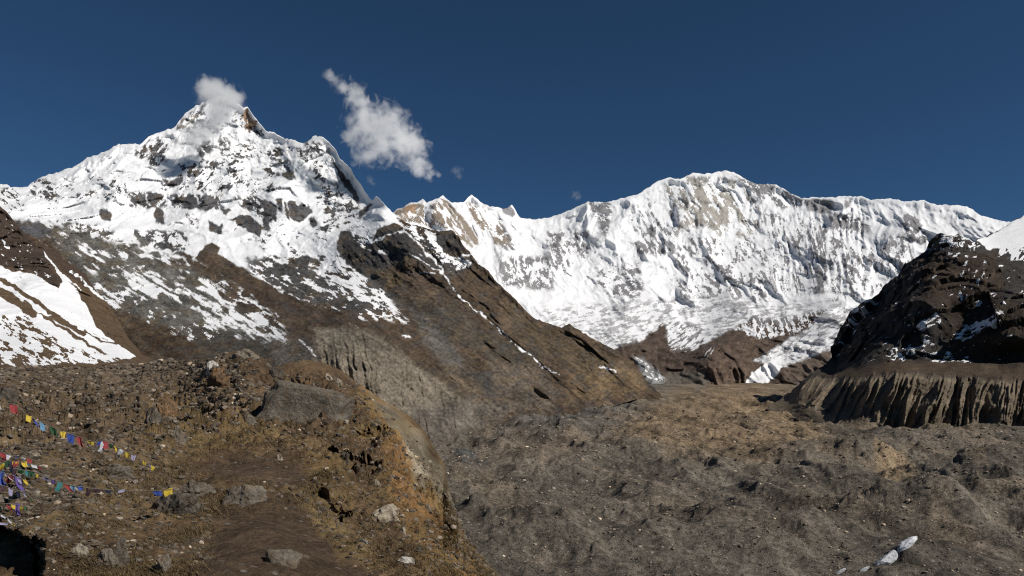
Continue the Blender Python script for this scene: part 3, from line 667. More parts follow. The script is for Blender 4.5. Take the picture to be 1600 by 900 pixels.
# gullies of the moraine wall
rim = line([(1200, 625), (1250, 600), (1273, 583), (1335, 588), (1360, 584), (1400, 576), (1413, 582), (1477, 584), (1533, 588), (1600, 591), (1680, 594)])(px)
foot_l = line([(1200, 640), (1250, 632), (1285, 645), (1303, 668), (1340, 655), (1370, 660), (1393, 674), (1447, 664), (1467, 677), (1533, 672), (1600, 671), (1680, 671)])(px)
v = (py - rim) / np.maximum(foot_l - rim, 6)
v = v + 0.10 * fbm(px / 12, py * 0, px * 0 + 4, 3)
gz = sstep(0.0, 0.12, v) * (1 - sstep(0.86, 1.02, v)) * sstep(1225, 1262, px)
lean = np.interp(px, [1250, 1350, 1450, 1600, 1680], [0.75, 0.5, 0.28, 0.12, 0.1])
s = px + lean * (py - 585) + 22 * fbm(px / 75, py / 400, px * 0 + 1.0, 2) + 2.5 * fbm(px / 14, py / 40, px * 0 + 6.0, 2)
gl = ridged(s / 36, v * 0.35, px * 0 + 3.0, 3, gain=0.55)
gl2 = ridged(s / 11, v * 0.8, px * 0 + 6.0, 3, gain=0.5)
crack = ridged((wx + 0.3 * D + 0.5 * warp) / 75, (wz + 0.4 * warp) / 230, D / 160, 4, gain=0.5)
D2 = D - edge * (1 - cl) * 6 * crag2
su = -0.35 * wx + 0.62 * D + 0.6 * warp
shove = edge * cl * (16 * (crag - 0.7) + 50 * facet(su + 0.25 * wz, wz + 0.5 * warp, 150, 2, 1.4) + 22 * facet(su, wz + 0.4 * warp, 58, 9, 1.8) + 9 * facet(su, wz, 24, 1) + 5 * crag2) * (1 - 0.9 * poly_weight(px, py, [(1520, 385), (1560, 350), (1690, 280), (1690, 430), (1600, 420)], 14))
D2 = D2 - gz * np.interp(px, [1230, 1330, 1680], [0.5, 1.0, 1.1]) * (50 * (gl - 0.75) + 20 * (gl2 - 0.7) * (1.1 - 0.5 * v.clip(0, 1)))
P = world_pt(px, py, D2) + shove[..., None] * np.array((-0.62, -0.74, 0.25))
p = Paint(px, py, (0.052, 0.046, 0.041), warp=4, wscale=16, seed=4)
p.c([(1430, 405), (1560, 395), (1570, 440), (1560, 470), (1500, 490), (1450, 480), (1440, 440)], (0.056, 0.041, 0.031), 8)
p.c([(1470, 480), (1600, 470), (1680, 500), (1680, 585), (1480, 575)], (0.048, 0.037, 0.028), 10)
p.c([(1280, 585), (1340, 575), (1400, 560), (1500, 565), (1680, 580), (1680, 600), (1400, 582), (1330, 592)], (0.080, 0.058, 0.040), 5)
wall = [(1200, 630), (1250, 602), (1275, 589), (1335, 595), (1400, 583), (1480, 591), (1680, 599), (1680, 700), (1200, 700)]
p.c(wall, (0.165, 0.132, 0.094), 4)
p.c([(1200, 640), (1290, 655), (1310, 680), (1400, 672), (1470, 682), (1680, 674), (1680, 700), (1200, 700)], (0.115, 0.095, 0.073), 8)
p.col *= (1 + 0.35 * fbm(px / 30, py / 22, px * 0 + 12, 4))[..., None].clip(0.5, 1.6)
p.s_([(1508, 384), (1540, 372), (1566, 358), (1600, 336), (1690, 290), (1690, 400), (1600, 395), (1575, 402), (1552, 390), (1537, 398), (1525, 394)], 1.0, 3)
p.s_([(1572, 428), (1590, 412), (1610, 400), (1690, 400), (1690, 425), (1600, 425), (1576, 442)], 1.0, 3)
p.speckle([(1555, 388), (1600, 385), (1640, 390), (1640, 420), (1590, 425), (1562, 415)], 0.6, -30, 4.5, 2, 4)
p.speckle([(1310, 520), (1350, 478), (1412, 415), (1470, 366), (1600, 410), (1680, 440), (1680, 560), (1400, 562), (1300, 572)], 0.018, -24, 3.0, 4.4, 6, sharp=3)
p.speckle([(1445, 392), (1470, 364), (1515, 372), (1540, 385), (1525, 402), (1480, 400)], 0.22, -20, 3.5, 2.2, 5)
p.speckle([(1488, 524), (1520, 500), (1560, 484), (1566, 490), (1545, 506), (1510, 526), (1498, 532)], 0.62, -25, 3.5, 3, 4)
p.speckle([(1425, 508), (1465, 485), (1468, 505), (1440, 516)], 0.55, -25, 3.5, 3, 4)
p.speckle([(1380, 560), (1395, 545), (1440, 528), (1460, 535), (1410, 560)], 0.42, -22, 3, 3, 4)
p.speckle([(1320, 500), (1345, 480), (1372, 470), (1350, 500), (1322, 522)], 0.25, -30, 3.5, 2.4, 4)
p.speckle([(1500, 420), (1540, 420), (1530, 480), (1500, 470)], 0.12, -60, 3.5, 2.0, 4)
p.speckle([(1440, 548), (1500, 545), (1520, 566), (1450, 566)], 0.25, -15, 3, 3, 4)
P, tint, snow = back_rows(P, p.col, p.snow, 5, 120, 0.8)
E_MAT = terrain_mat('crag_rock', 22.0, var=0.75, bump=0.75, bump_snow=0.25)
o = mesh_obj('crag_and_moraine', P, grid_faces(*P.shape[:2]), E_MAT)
attrs(o, tint, snow); tag(o, 'dark shaded crag above a grassy terrace and a deeply gullied moraine wall', 'crag', kind='structure')

# ------------------------------------------------------------------ rubble covered glacier floor
def floor_z(X, Y):
    z = -120 + 122 * np.clip((Y - 2100) / 2700.0, 0, 1.25) ** 1.25
    return z
rowsD = np.geomspace(330, 5400, 520)
pxc = np.arange(540, 1700, 1.6)
D, px = np.meshgrid(rowsD, pxc, indexing='ij')
X = (px - 800) / F * D
near = np.clip(700 / D, 0.25, 1.3)
damp = sstep(4800, 3000, D)
hum = 20 * fbm(X / 300, D / 430, X * 0 + 3, 3) + 13 * (ridged((X + 0.5 * D) / 190, (D - 0.3 * X) / 260, X * 0 + 8, 4, gain=0.42) - 0.75) + 3.6 * fbm(X / 42, D / 60, X * 0 + 15, 3) + 5.0 * (ridged((X - 0.4 * D) / 62, (D + 0.4 * X) / 95, X * 0 + 28, 4, gain=0.5) - 0.7) + 5.0 * (ridged((X + 60 * fbm(X / 300, D / 500, X * 0 + 4, 2)) / 85, D / 800, X * 0 + 44, 3, gain=0.45) - 0.7) + 1.1 * fbm(X / 12, D / 16, X * 0 + 5, 4, gain=0.6)
z = floor_z(X, D) + hum * (0.25 + 0.75 * damp) * np.clip(D / 700, 0.55, 1)
def bumpz(pxp, pyp, h, rx, ry):
    """a debris mound standing on the floor near the given place"""
    Dm = 120 * F / (pyp - HY); Xm = (pxp - 800) / F * Dm
    rr = np.sqrt(((X - Xm) / rx) ** 2 + ((D - Dm) / ry) ** 2) * (1 + 0.25 * fbm(X / 30, D / 40, X * 0 + 77, 3))
    return 1.5 * h * np.clip(1 - rr / 1.6, 0, 1) ** 1.15
z += bumpz(1452, 800, 16, 34, 60) + bumpz(1580, 742, 22, 110, 90) + bumpz(1370, 712, 20, 60, 70) + bumpz(1480, 880, 13, 30, 40) + bumpz(1230, 712, 14, 110, 80) + bumpz(850, 830, 14, 30, 60)
P = np.stack([X, D, CZ + z], -1)
py = HY - z / D * F
pyp = HY + 120 / D * F
p = Paint(px, pyp, (0.124, 0.107, 0.086), warp=7, wscale=40, seed=5)
p.c([(1000, 640), (1160, 620), (1260, 640), (1300, 690), (1200, 720), (1060, 705), (960, 690)], (0.215, 0.155, 0.096), 24, 0.9)
p.c([(985, 603), (1020, 588), (1100, 588), (1170, 604), (1120, 622), (1040, 628)], (0.19, 0.178, 0.158), 10, 0.9)
p.c([(760, 690), (900, 670), (940, 700), (850, 730), (740, 720)], (0.165, 0.13, 0.095), 14, 0.8)
p.c([(760, 660), (900, 640), (1080, 600), (1120, 612), (960, 660), (860, 680)], (0.105, 0.096, 0.084), 14, 0.9)
p.c([(1360, 700), (1385, 698), (1430, 740), (1425, 755), (1385, 755)], (0.24, 0.18, 0.115), 6)
p.c([(1478, 715), (1530, 715), (1540, 745), (1500, 740)], (0.21, 0.16, 0.105), 6)
p.c([(1420, 690), (1440, 688), (1700, 690), (1700, 730), (1430, 715)], (0.155, 0.130, 0.102), 12, 0.9)
p.c([(1450, 800), (1480, 800), (1560, 880), (1450, 860)], (0.16, 0.125, 0.09), 12, 0.7)
p.c([(690, 712), (740, 705), (760, 725), (700, 735)], (0.085, 0.085, 0.08), 5)
tn = sstep(0.1, 0.5, fbm((X + 0.2 * D) / 90, D / 420, X * 0 + 55, 4))[..., None] * sstep(420, 900, D)[..., None]
p.col = p.col * (1 - 0.55 * tn) + 0.55 * tn * np.array((0.19, 0.148, 0.102))
p.col *= (1 + 0.40 * fbm(X / 120, D / 200, X * 0 + 12, 4) + 0.25 * fbm(X / 25, D / 35, X * 0 + 2, 3) + 0.30 * fbm((X + 0.35 * D) / 30, D / 420, X * 0 + 6, 3))[..., None].clip(0.45, 1.7)
p.ss([(700, 726), (745, 712), (775, 694), (800, 682)], 3.0, 0.55, 2)
F_MAT = terrain_mat('glacier_rubble', 5.0, var=1.7, bump=1.0, stone=4.5)
o = mesh_obj('valley_floor', P, grid_faces(*P.shape[:2]), F_MAT)
attrs(o, p.col, p.snow); tag(o, 'grey brown rubble covered glacier filling the valley floor', 'valley floor', kind='structure')
FLOOR = (P, px, pyp, pxc, rowsD)

# ------------------------------------------------------------------ foreground ridge
G_SKY = line([(-80, 578), (0, 575), (60, 572), (150, 572), (200, 568), (260, 562), (300, 563), (330, 560), (350, 552), (365, 549), (385, 547), (400, 551), (412, 560), (425, 571), (440, 573), (450, 567), (480, 562), (510, 567), (535, 580), (560, 599), (585, 616), (607, 630), (630, 645), (647, 656), (667, 677),
    (677, 697), (693, 723), (700, 757), (707, 783), (717, 813), (733, 847), (760, 877), (777, 897), (800, 925), (830, 960)])
G_BASE = line([(-80, 970), (840, 970)])
g_D = TPS([(-80, 960, 7.6), (200, 960, 7.8), (400, 960, 8.0), (600, 960, 8.6), (800, 960, 11), (0, 860, 9.6), (200, 860, 10), (400, 860, 10.6), (600, 860, 12.8), (700, 860, 15.5), (740, 880, 17.5),
    (0, 780, 12.8), (200, 780, 13.8), (400, 780, 15), (550, 780, 18), (640, 780, 22), (700, 790, 30), (0, 700, 19), (200, 700, 21), (350, 700, 24), (450, 700, 25), (560, 700, 29), (650, 720, 37), (690, 745, 42),
    (0, 640, 32), (150, 640, 35), (300, 640, 36), (400, 650, 34), (470, 640, 35), (550, 640, 39), (620, 655, 50), (660, 685, 52), (0, 600, 60), (150, 600, 66), (250, 600, 60), (330, 600, 48), (450, 600, 44), (520, 600, 47), (580, 620, 57),
    (0, 575, 120), (100, 570, 125), (200, 567, 115), (280, 561, 90), (330, 558, 64), (380, 546, 60), (430, 572, 54), (470, 562, 55), (530, 576, 60), (560, 599, 66), (610, 631, 68), (650, 658, 66), (677, 697, 58), (700, 757, 42), (717, 813, 29), (760, 877, 20), (777, 897, 17), (820, 945, 12.5)], lam=0.004)
px, py, t = wall_grid(-80, 825, 1.15, G_SKY, G_BASE, 460, jag=2.0, jscale=9, gamma=0.92)
D = g_D(px, py)
# hollows under the turf edge and in the slope: the ground steps back there; the bottom-left pair stands in for a shadow
HOLE_AND_SHADE = [([(505, 703), (520, 705), (535, 716), (548, 722), (570, 724), (594, 727), (596, 738), (575, 744), (560, 740), (543, 744), (538, 732), (522, 716)], 1.3), ([(560, 690), (585, 680), (612, 672), (600, 690), (586, 698), (587, 710), (575, 705)], 0.9),
        ([(488, 782), (500, 774), (512, 785), (520, 800), (548, 806), (546, 814), (530, 816), (508, 804), (492, 800)], 0.9), ([(-80, 832), (8, 822), (30, 838), (52, 846), (58, 870), (60, 905), (50, 930), (-80, 940)], 2.6), ([(52, 838), (68, 852), (66, 905), (56, 905)], 2.5),  # last two hollows are made up, dug to imitate a cast shadow
        ([(92, 700), (112, 696), (114, 705), (100, 712)], 0.8), ([(270, 640), (300, 628), (345, 630), (350, 640), (320, 644)], 0.5), ([(445, 592), (520, 596), (548, 604), (545, 608), (500, 604), (450, 598)], 0.4), ([(160, 590), (172, 590), (170, 602), (162, 602)], 1.5)]
push = np.zeros(px.shape)
hw = 5.0 * fbm(px / 8, py / 6, px * 0 + 3, 3)
for poly, amt in HOLE_AND_SHADE:
    push += amt * poly_weight(px + hw, py + hw, poly, 4.0)
W = world_pt(px, py, D)
Dq = np.maximum(D, 30.0)
X0, Y0 = W[..., 0] * 30.0 / Dq, 11.0 * np.log(Dq / 30.0) + np.minimum(D, 30.0)
edge = sstep(0.0, 0.05, 1 - t) * (1 - sstep(540, 600, px) * (1 - sstep(0.0, 60.0, py - py[-1:])) * 0.85)
scale = np.clip(D / 22, 0.55, 2.2)
rub = poly_weight(px, py, [(-90, 560), (330, 550), (420, 640), (330, 690), (230, 745), (90, 800), (-90, 820)], 25)   # rubble ground
path = poly_weight(px, py, [(300, 722), (440, 712), (520, 742), (470, 765), (390, 760), (300, 745)], 16) + poly_weight(px, py, [(330, 800), (470, 795), (580, 900), (560, 980), (280, 980), (330, 880)], 20)
dz = 0.19 * scale * fbm(X0 / 2.4, Y0 / 3.2, px * 0 + 1, 4, gain=0.55) + (0.05 + 0.10 * rub) * scale * fbm(X0 / 0.9, Y0 / 1.1, px * 0 + 4, 4, gain=0.6) * (1 - 0.75 * path)
far_k = np.clip(30 / D, 0.4, 1)
dz += rub * 0.30 * scale * far_k * np.clip(34 / D, 0.35, 1) * (ridged(X0 / 1.7, Y0 / 2.4, px * 0 + 2, 4) - 0.7)
# tussocks: rounded clumps with creases between
bil = np.abs(noise3(X0 / 0.55, Y0 / 0.8, px * 0 + 50)) + 0.5 * np.abs(noise3(X0 / 0.24, Y0 / 0.33, px * 0 + 60))
dz += 0.24 * np.clip(D / 18, 0.6, 2.0) * far_k * bil * (1 - 0.9 * path)
# the turf lies in small terraces; cracks run across
terr = np.sin((W[..., 2] * 9.0 + 2.0 * fbm(X0 / 1.8, Y0 / 2.4, px * 0 + 7, 3)) * 1.6)
dz += 0.025 * scale * terr * (1 - path)
dz *= np.clip(60 / D, 0.5, 1)
mound = [(335, 590, 26, 14, 0.3), (620, 700, 25, 20, 0.3), (520, 765, 40, 22, 0.25)]
for mx_, my_, rx, ry, h in mound:
    dz += h * np.exp(-((px - mx_) / rx) ** 2 - ((py - my_) / ry) ** 2)
D2 = D + push * np.clip(D / 18, 0.6, 2)
P = world_pt(px, py, D2)
P[..., 2] += dz * edge
p = Paint(px, py, (0.090, 0.062, 0.038), warp=8, wscale=30, seed=6)
p.c([(-90, 560), (330, 550), (400, 640), (330, 690), (230, 745), (90, 800), (-90, 820)], (0.105, 0.078, 0.052), 20)
p.c([(230, 640), (330, 620), (420, 660), (420, 700), (300, 720), (220, 715)], (0.120, 0.085, 0.045), 16)
p.c([(310, 582), (345, 582), (360, 598), (330, 612), (305, 606)], (0.19, 0.105, 0.05), 7)
p.c([(230, 618), (290, 610), (280, 640), (240, 660)], (0.15, 0.095, 0.05), 12)
p.c([(295, 725), (440, 712), (530, 745), (470, 768), (390, 765), (300, 748)], (0.074, 0.053, 0.037), 10)
p.c([(330, 795), (470, 790), (590, 900), (570, 990), (260, 990), (320, 880)], (0.073, 0.052, 0.036), 14)
p.c([(440, 655), (560, 640), (580, 665), (480, 690)], (0.072, 0.050, 0.032), 8)
p.c([(560, 600), (600, 620), (660, 680), (690, 730), (700, 790), (740, 860), (790, 920), (700, 950), (640, 850), (600, 760), (600, 690), (560, 640)], (0.165, 0.110, 0.050), 10)
p.c([(595, 700), (640, 690), (640, 760), (700, 830), (680, 880), (620, 800)], (0.175, 0.105, 0.048), 10)
p.c([(580, 615), (660, 680), (690, 730), (712, 810), (690, 790), (660, 740), (630, 690), (590, 640)], (0.155, 0.135, 0.10), 7)
p.c([(628, 700), (645, 700), (668, 745), (665, 768), (650, 750)], (0.30, 0.27, 0.215), 5)
p.c([(540, 680), (600, 668), (605, 690), (560, 695)], (0.17, 0.115, 0.05), 6)
p.c([(480, 700), (540, 715), (560, 800), (500, 780), (470, 740)], (0.125, 0.088, 0.045), 10)
p.c([(450, 770), (520, 790), (560, 830), (600, 890), (540, 880), (480, 810)], (0.155, 0.115, 0.060), 8, 0.8)
p.c([(400, 685), (440, 682), (445, 692), (405, 694)], (0.20, 0.150, 0.075), 4)
p.c([(120, 740), (260, 700), (300, 760), (200, 830), (120, 800)], (0.115, 0.085, 0.052), 14)
for ex in (([(-90, 560), (60, 565), (60, 600), (-90, 600)], (0.09, 0.066, 0.046)),):
    p.c(ex[0], ex[1], 10)
pn = fbm(X0 / 1.3, Y0 / 2.2, px * 0 + 21, 5, gain=0.62)
p.col *= (1 + 0.50 * pn * (1 - 0.6 * path))[..., None].clip(0.4, 1.9)
gx = np.clip(fbm(X0 / 0.8, Y0 / 2.0, px * 0 + 33, 4), 0, 1)[..., None] * (1 - path)[..., None].clip(0, 1)
p.col = p.col * (1 - 0.5 * gx) + 0.5 * gx * np.array((0.19, 0.145, 0.075))
p.col *= np.array((1.24, 1.17, 1.07))
G_P0 = P.copy()
G_px, G_t = px[0], t[:, 0]
P2, tint, snow = back_rows(P, p.col, p.snow, 6, 3.5, 0.9)
G_MAT = terrain_mat('ridge_soil_and_turf', 0.55, snowy=False, var=0.95, bump=0.85, stone=0.16)
o = mesh_obj('ground', P2, grid_faces(*P2.shape[:2]), G_MAT)
attrs(o, tint); tag(o, 'brown grassy ridge with rubble and a dirt path', 'ground', kind='structure')

def ground_at(x, y):
    """the point of the foreground ridge seen near (x, y) of the photo"""
    c = int(np.clip(np.searchsorted(G_px, x), 1, len(G_px) - 2))
    colz = G_P0[:, c]
    pyc = HY - (colz[:, 2] - CZ) / colz[:, 1] * F
    k = int(np.argmin(np.abs(pyc - y)))
    return Vector(colz[k]), float(colz[k][1])

# ------------------------------------------------------------------ stones
def ico(sub):
    import bmesh
    bm = bmesh.new(); bmesh.ops.create_icosphere(bm, subdivisions=sub, radius=1.0)
    bm.verts.ensure_lookup_table()
    v = np.array([x.co[:] for x in bm.verts]); f = np.array([[q.index for q in fc.verts] for fc in bm.faces]); bm.free()
    return v, f
ICO = {1: ico(1), 2: ico(2), 3: ico(3), 4: ico(4)}

def rock_verts(seed, sub=3, cuts=11, rough=0.06, flat=1.0, layer=0.0):
    r = np.random.default_rng(seed)
    v, f = ICO[sub]
    n = r.normal(size=(cuts, 3)); n /= np.linalg.norm(n, axis=1)[:, None]
    d = r.uniform(0.55, 0.95, cuts)
    dot = v @ n.T
    rad = np.where(dot > 0.05, d / np.maximum(dot, 0.05), 9).min(1)
    rad = np.minimum(rad, 1.08)
    rad = rad * (1 + rough * fbm(v[:, 0] * 2.2 + seed, v[:, 1] * 2.2, v[:, 2] * 2.2, 3))
    rad = rad * (1 + 0.9 * rough * facet(np.arctan2(v[:, 1], v[:, 0]) * 1.2, v[:, 2], 0.55, seed, 0.9, 0.8))
    q = v * rad[:, None]
    if layer:
        q[:, :2] *= (1 + layer * np.sign(np.sin(q[:, 2:3] * 17 + q[:, :1] * 2)))
    q[:, 2] *= flat
    return q, f

M_GREY = rock_mat('grey_stone', (0.140, 0.121, 0.097), 0.35, soil=0.7)
M_SLAB = rock_mat('layered_grey_stone', (0.145, 0.125, 0.100), 0.5, 0.9, 1.0, soil=0.65)
M_BROWN = rock_mat('brown_stone', (0.125, 0.095, 0.068), 0.35)
M_PALE = rock_mat('pale_stone', (0.34, 0.29, 0.22), 0.3, 0.5)
M_ORANGE = rock_mat('orange_stone', (0.20, 0.125, 0.068), 0.45)
M_WHITE = rock_mat('white_stone', (0.50, 0.47, 0.42), 0.25, 0.4)

def boulder(name, x, y, w, h, mat, label, seed, depth=1.0, tilt=(0, 0, 0), sub=4, cat='boulder', layer=0.0, sink=0.46, rough=0.18, cuts=12, slab=False):
    """a stone `w` wide and `h` tall in photo pixels whose foot is at (x, y)"""
    p0, D = ground_at(x, y)
    k = D / F
    v, f = rock_verts(seed, sub, cuts, rough, 1.0, layer)
    if slab:
        b = ICO[4][0]
        v = np.sign(b) * np.abs(b) ** 0.5
        v = v * (1 + 0.10 * fbm(b[:, 0] * 1.7 + seed, b[:, 1] * 1.7, b[:, 2] * 1.7, 4))[:, None]
        v[:, 2] = v[:, 2] * (0.80 - 0.20 * v[:, 0]) + 0.10 * facet(v[:, 0] * 1.2, v[:, 1], 0.5, 3)
        v[:, 0] += 0.22 * v[:, 2] - 0.10 * np.abs(v[:, 1])
        st = np.floor((v[:, 2] + 0.12 * v[:, 0]) * 5.0)
        v[:, :2] *= (1 + 0.035 * np.sin(st * 12.9))[:, None]
    v = v / (v.max(0) - v.min(0)) * np.array([w * k, w * k * depth, h * k / (1 - sink)])
    low_ = (v[:, 2] < 0)[:, None]
    v[:, :2] *= np.where(low_, 1.0 + 0.35 * np.clip(-v[:, 2:3] / (-v[:, 2].min()), 0, 1), 1.0)
    v[:, 2] -= v[:, 2].min() + sink * h * k / (1 - sink)
    o = mesh_obj(name, v, f, mat, smooth=False)
    o.location = p0 + Vector((0, w * k * depth * 0.3, 0))
    o.rotation_euler = tilt
    tag(o, label, cat)
    return o

R = math.radians
boulder('boulder', 472, 657, 150, 60, M_SLAB, 'largest grey slab boulder, long and layered, lying on the ridge', 11, 0.55, (R(-6), R(3), R(8)), sink=0.42, slab=True)
boulder('boulder', 336, 608, 54, 27, M_ORANGE, 'rounded orange brown boulder near the crest of the ridge', 12, 0.8, cat='boulder')
boulder('boulder', 380, 562, 50, 18, M_GREY, 'pale grey boulder on the top of the ridge crest', 13, 0.8)
boulder('boulder', 272, 694, 26, 30, M_GREY, 'upright rough grey boulder between the flag string and the path', 14, 0.9)
boulder('boulder', 181, 747, 54, 24, M_GREY, 'flat tilted grey slab between the two flag strings', 15, 0.7, (R(12), R(-18), R(10)), cuts=7)
boulder('boulder', 302, 775, 62, 26, M_GREY, 'grey green slab at the end of the lower flag string', 16, 0.8, (0, R(6), R(-8)), cuts=8)
boulder('boulder', 268, 806, 84, 38, M_GREY, 'low sloping grey slab just below the lower flag string end', 17, 0.7, (R(6), R(-20), R(-10)), cuts=8)
boulder('boulder', 377, 788, 66, 29, M_GREY, 'domed grey boulder half buried at the path edge', 18, 0.8, rough=0.10, cuts=16)
boulder('boulder', 438, 882, 56, 22, M_GREY, 'low grey boulder embedded in the bare dirt path', 19, 0.8, rough=0.10, cuts=16)
boulder('boulder', 600, 815, 54, 28, M_PALE, 'pale tan block on the steep grassy flank', 20, 0.8, (0, R(8), R(20)), cuts=8)
boulder('boulder', 668, 801, 13, 13, M_PALE, 'small pale pointed stone alone on the steep flank', 21, 0.8, sub=2, cat='stone')
boulder('boulder', 181, 884, 28, 46, M_GREY, 'tall narrow grey stone in the nearest turf', 22, 0.6, (0, R(8), R(20)), cuts=8)
boulder('boulder', 164, 880, 34, 22, M_GREY, 'angular grey stone beside the tall narrow stone', 23, 0.8, cuts=8)
boulder('boulder', 120, 868, 26, 17, M_PALE, 'small wedge shaped pale stone in bare soil near the hollow shaped as a shadow', 24, 0.8, cuts=7, sub=3, cat='stone')
boulder('boulder', 252, 896, 26, 28, M_GREY, 'grey angular stone at the bottom edge of the turf', 25, 0.8, cuts=8)
boulder('boulder', 527, 601, 16, 11, M_PALE, 'pale block among the debris on the crest, nearest the large slab', 26, 0.8, sub=3, cat='stone')
boulder('boulder', 512, 592, 12, 9, M_PALE, 'smaller pale block in the crest debris', 27, 0.8, sub=3, cat='stone')
boulder('boulder', 635, 879, 28, 8, M_WHITE, 'flat white stone low on the steep flank', 28, 0.6, (0, R(18), R(20)), sub=3, cat='stone')
boulder('boulder', 567, 848, 15, 7, M_WHITE, 'small white stone on the turf above the flat white one', 29, 0.7, sub=3, cat='stone')
boulder('boulder', 538, 722, 14, 16, M_GREY, 'grey stone exposed at the lip of the turf overhang', 30, 0.8, sub=3)
boulder('boulder', 98, 706, 52, 20, M_BROWN, 'dark brown slab just below the upper flag string', 31, 0.7, (0, R(-10), 0), cuts=8)
boulder('boulder', 231, 668, 30, 34, M_GREY, 'pointed grey outcrop above the upper flag string', 32, 0.7, (0, R(10), 0), cuts=8)
boulder('boulder', 256, 652, 32, 34, M_ORANGE, 'orange brown outcrop beside the pointed grey one', 33, 0.7, cuts=9)
boulder('boulder', 329, 580, 20, 16, M_WHITE, 'small whitish stone standing on the ridge above the orange boulder', 34, 0.7, (0, R(20), 0), sub=3, cat='stone')
boulder('boulder', 390, 567, 12, 9, M_ORANGE, 'small orange stone just below the crest top boulder', 35, 0.8, sub=3, cat='stone')
boulder('boulder', 436, 718, 12, 9, M_PALE, 'small pale stone above the bare path', 36, 0.8, sub=3, cat='stone')
boulder('boulder', 386, 662, 24, 14, M_GREY, 'grey stone lying against the foot of the large slab', 37, 0.8, sub=3, cat='stone')
boulder('boulder', 588, 757, 14, 10, M_PALE, 'tan stone just below the overhang hollow', 38, 0.8, sub=3, cat='stone')
boulder('boulder', 628, 832, 12, 11, M_PALE, 'small tan stone below the pale tan block', 39, 0.8, sub=3, cat='stone')
boulder('boulder', 430, 590, 26, 18, M_GREY, 'grey stone in the notch of the crest', 40, 0.8, sub=3, cat='stone')
boulder('boulder', 160, 600, 40, 20, M_BROWN, 'brown lump of rock in the far rubble below the snow tongues', 41, 0.8, sub=3)
boulder('boulder', 8, 625, 26, 20, M_GREY, 'grey boulder at the edge of the picture above the red flag', 42, 0.8, sub=3)

# rubble stones: individuals first, finer ones as one mass
variants = []
for i in range(9):
    v, f = rock_verts(100 + i, 2, 9, 0.05, random.uniform(0.55, 0.85))
    ob_m = []
    for m in (M_BROWN, M_GREY, M_PALE):
        me = bpy.data.meshes.new('stone')
        me.from_pydata(v.tolist(), [], f.tolist()); me.materials.append(m); me.update()
        ob_m.append(me)
    variants.append(ob_m)

def in_poly(x, y, poly):
    return bool(poly_weight(np.array([x]), np.array([y]), poly, 0.01)[0] > 0.5)

ZONES = [([(0, 575), (200, 572), (330, 565), (400, 600), (400, 640), (300, 690), (160, 690), (60, 700), (0, 700)], 150, (4, 13), 'rubble stone on the far part of the ridge above the flags', 'rubble stones above the flags', (0.6, 0.34, 0.06)),
         ([(0, 700), (100, 705), (240, 730), (330, 760), (330, 895), (80, 895), (75, 830), (0, 815)], 80, (5, 15), 'stone scattered in the turf around and below the flag strings', 'stones around the flag strings', (0.45, 0.42, 0.13)),
         ([(330, 565), (420, 580), (560, 605), (640, 665), (690, 760), (760, 885), (600, 895), (520, 800), (420, 690), (330, 640)], 60, (3, 9), 'small stone on the crest and steep flank of the ridge', 'stones on the crest and flank', (0.4, 0.3, 0.3))]
for poly, n, (lo, hi), lab, grp, wts in ZONES:
    xs = [q[0] for q in poly]; ys = [q[1] for q in poly]
    k = 0
    while k < n:
        x, y = random.uniform(min(xs), max(xs)), random.uniform(min(ys), max(ys))
        if not in_poly(x, y, poly): continue
        k += 1
        q, D = ground_at(x, y)
        s = (lo + (hi - lo) * random.random() ** 2.2) * D / F * 0.5
        mi = random.choices((0, 1, 2), wts)[0]; me = random.choice(variants)[mi]
        o = bpy.data.objects.new('stone', me); COL.objects.link(o)
        o.location = q + Vector((0, 0, 0.12 * s)); o.scale = (s * random.uniform(0.8, 1.4), s * random.uniform(0.8, 1.3), s)
        o.rotation_euler = (random.uniform(-.5, .5), random.uniform(-.5, .5), random.uniform(0, 6.28))
        tag(o, ('brown ', 'grey ', 'pale ')[mi] + lab, 'stone', ('brown ', 'grey ', 'pale ')[mi] + grp)

def scatter(name, mat, pts, sizes, label, sub=1, cat='gravel'):
    vs, fs, cs, off = [], [], [], 0
    base = [rock_verts(300 + i, sub, 7, 0.05, 0.75) for i in range(8)]
    for q, s in zip(pts, sizes):
        v, f = base[random.randrange(8)]
        a = random.uniform(0, 6.28); c, d = math.cos(a), math.sin(a)
        w = v * s * np.array([random.uniform(.8, 1.5), 1, 1])
        w = np.stack([w[:, 0] * c - w[:, 1] * d, w[:, 0] * d + w[:, 1] * c, w[:, 2]], -1)
        vs.append(w + np.array(q)); fs.append(f + off); off += len(v)
        b = 0.5 + 1.2 * random.random() ** 1.5
        if random.random() < 0.06: b *= 2.6
        w = random.random() * 0.5
        cs.append(np.ones((len(v), 3)) * b * ((1 - w) * np.array((0.15, 0.115, 0.08)) + w * np.array((0.15, 0.14, 0.125))))
    o = mesh_obj(name, np.concatenate(vs), np.concatenate(fs), mat, smooth=False)
    attrs(o, np.concatenate(cs))
    tag(o, label, cat, kind='stuff')
    return o

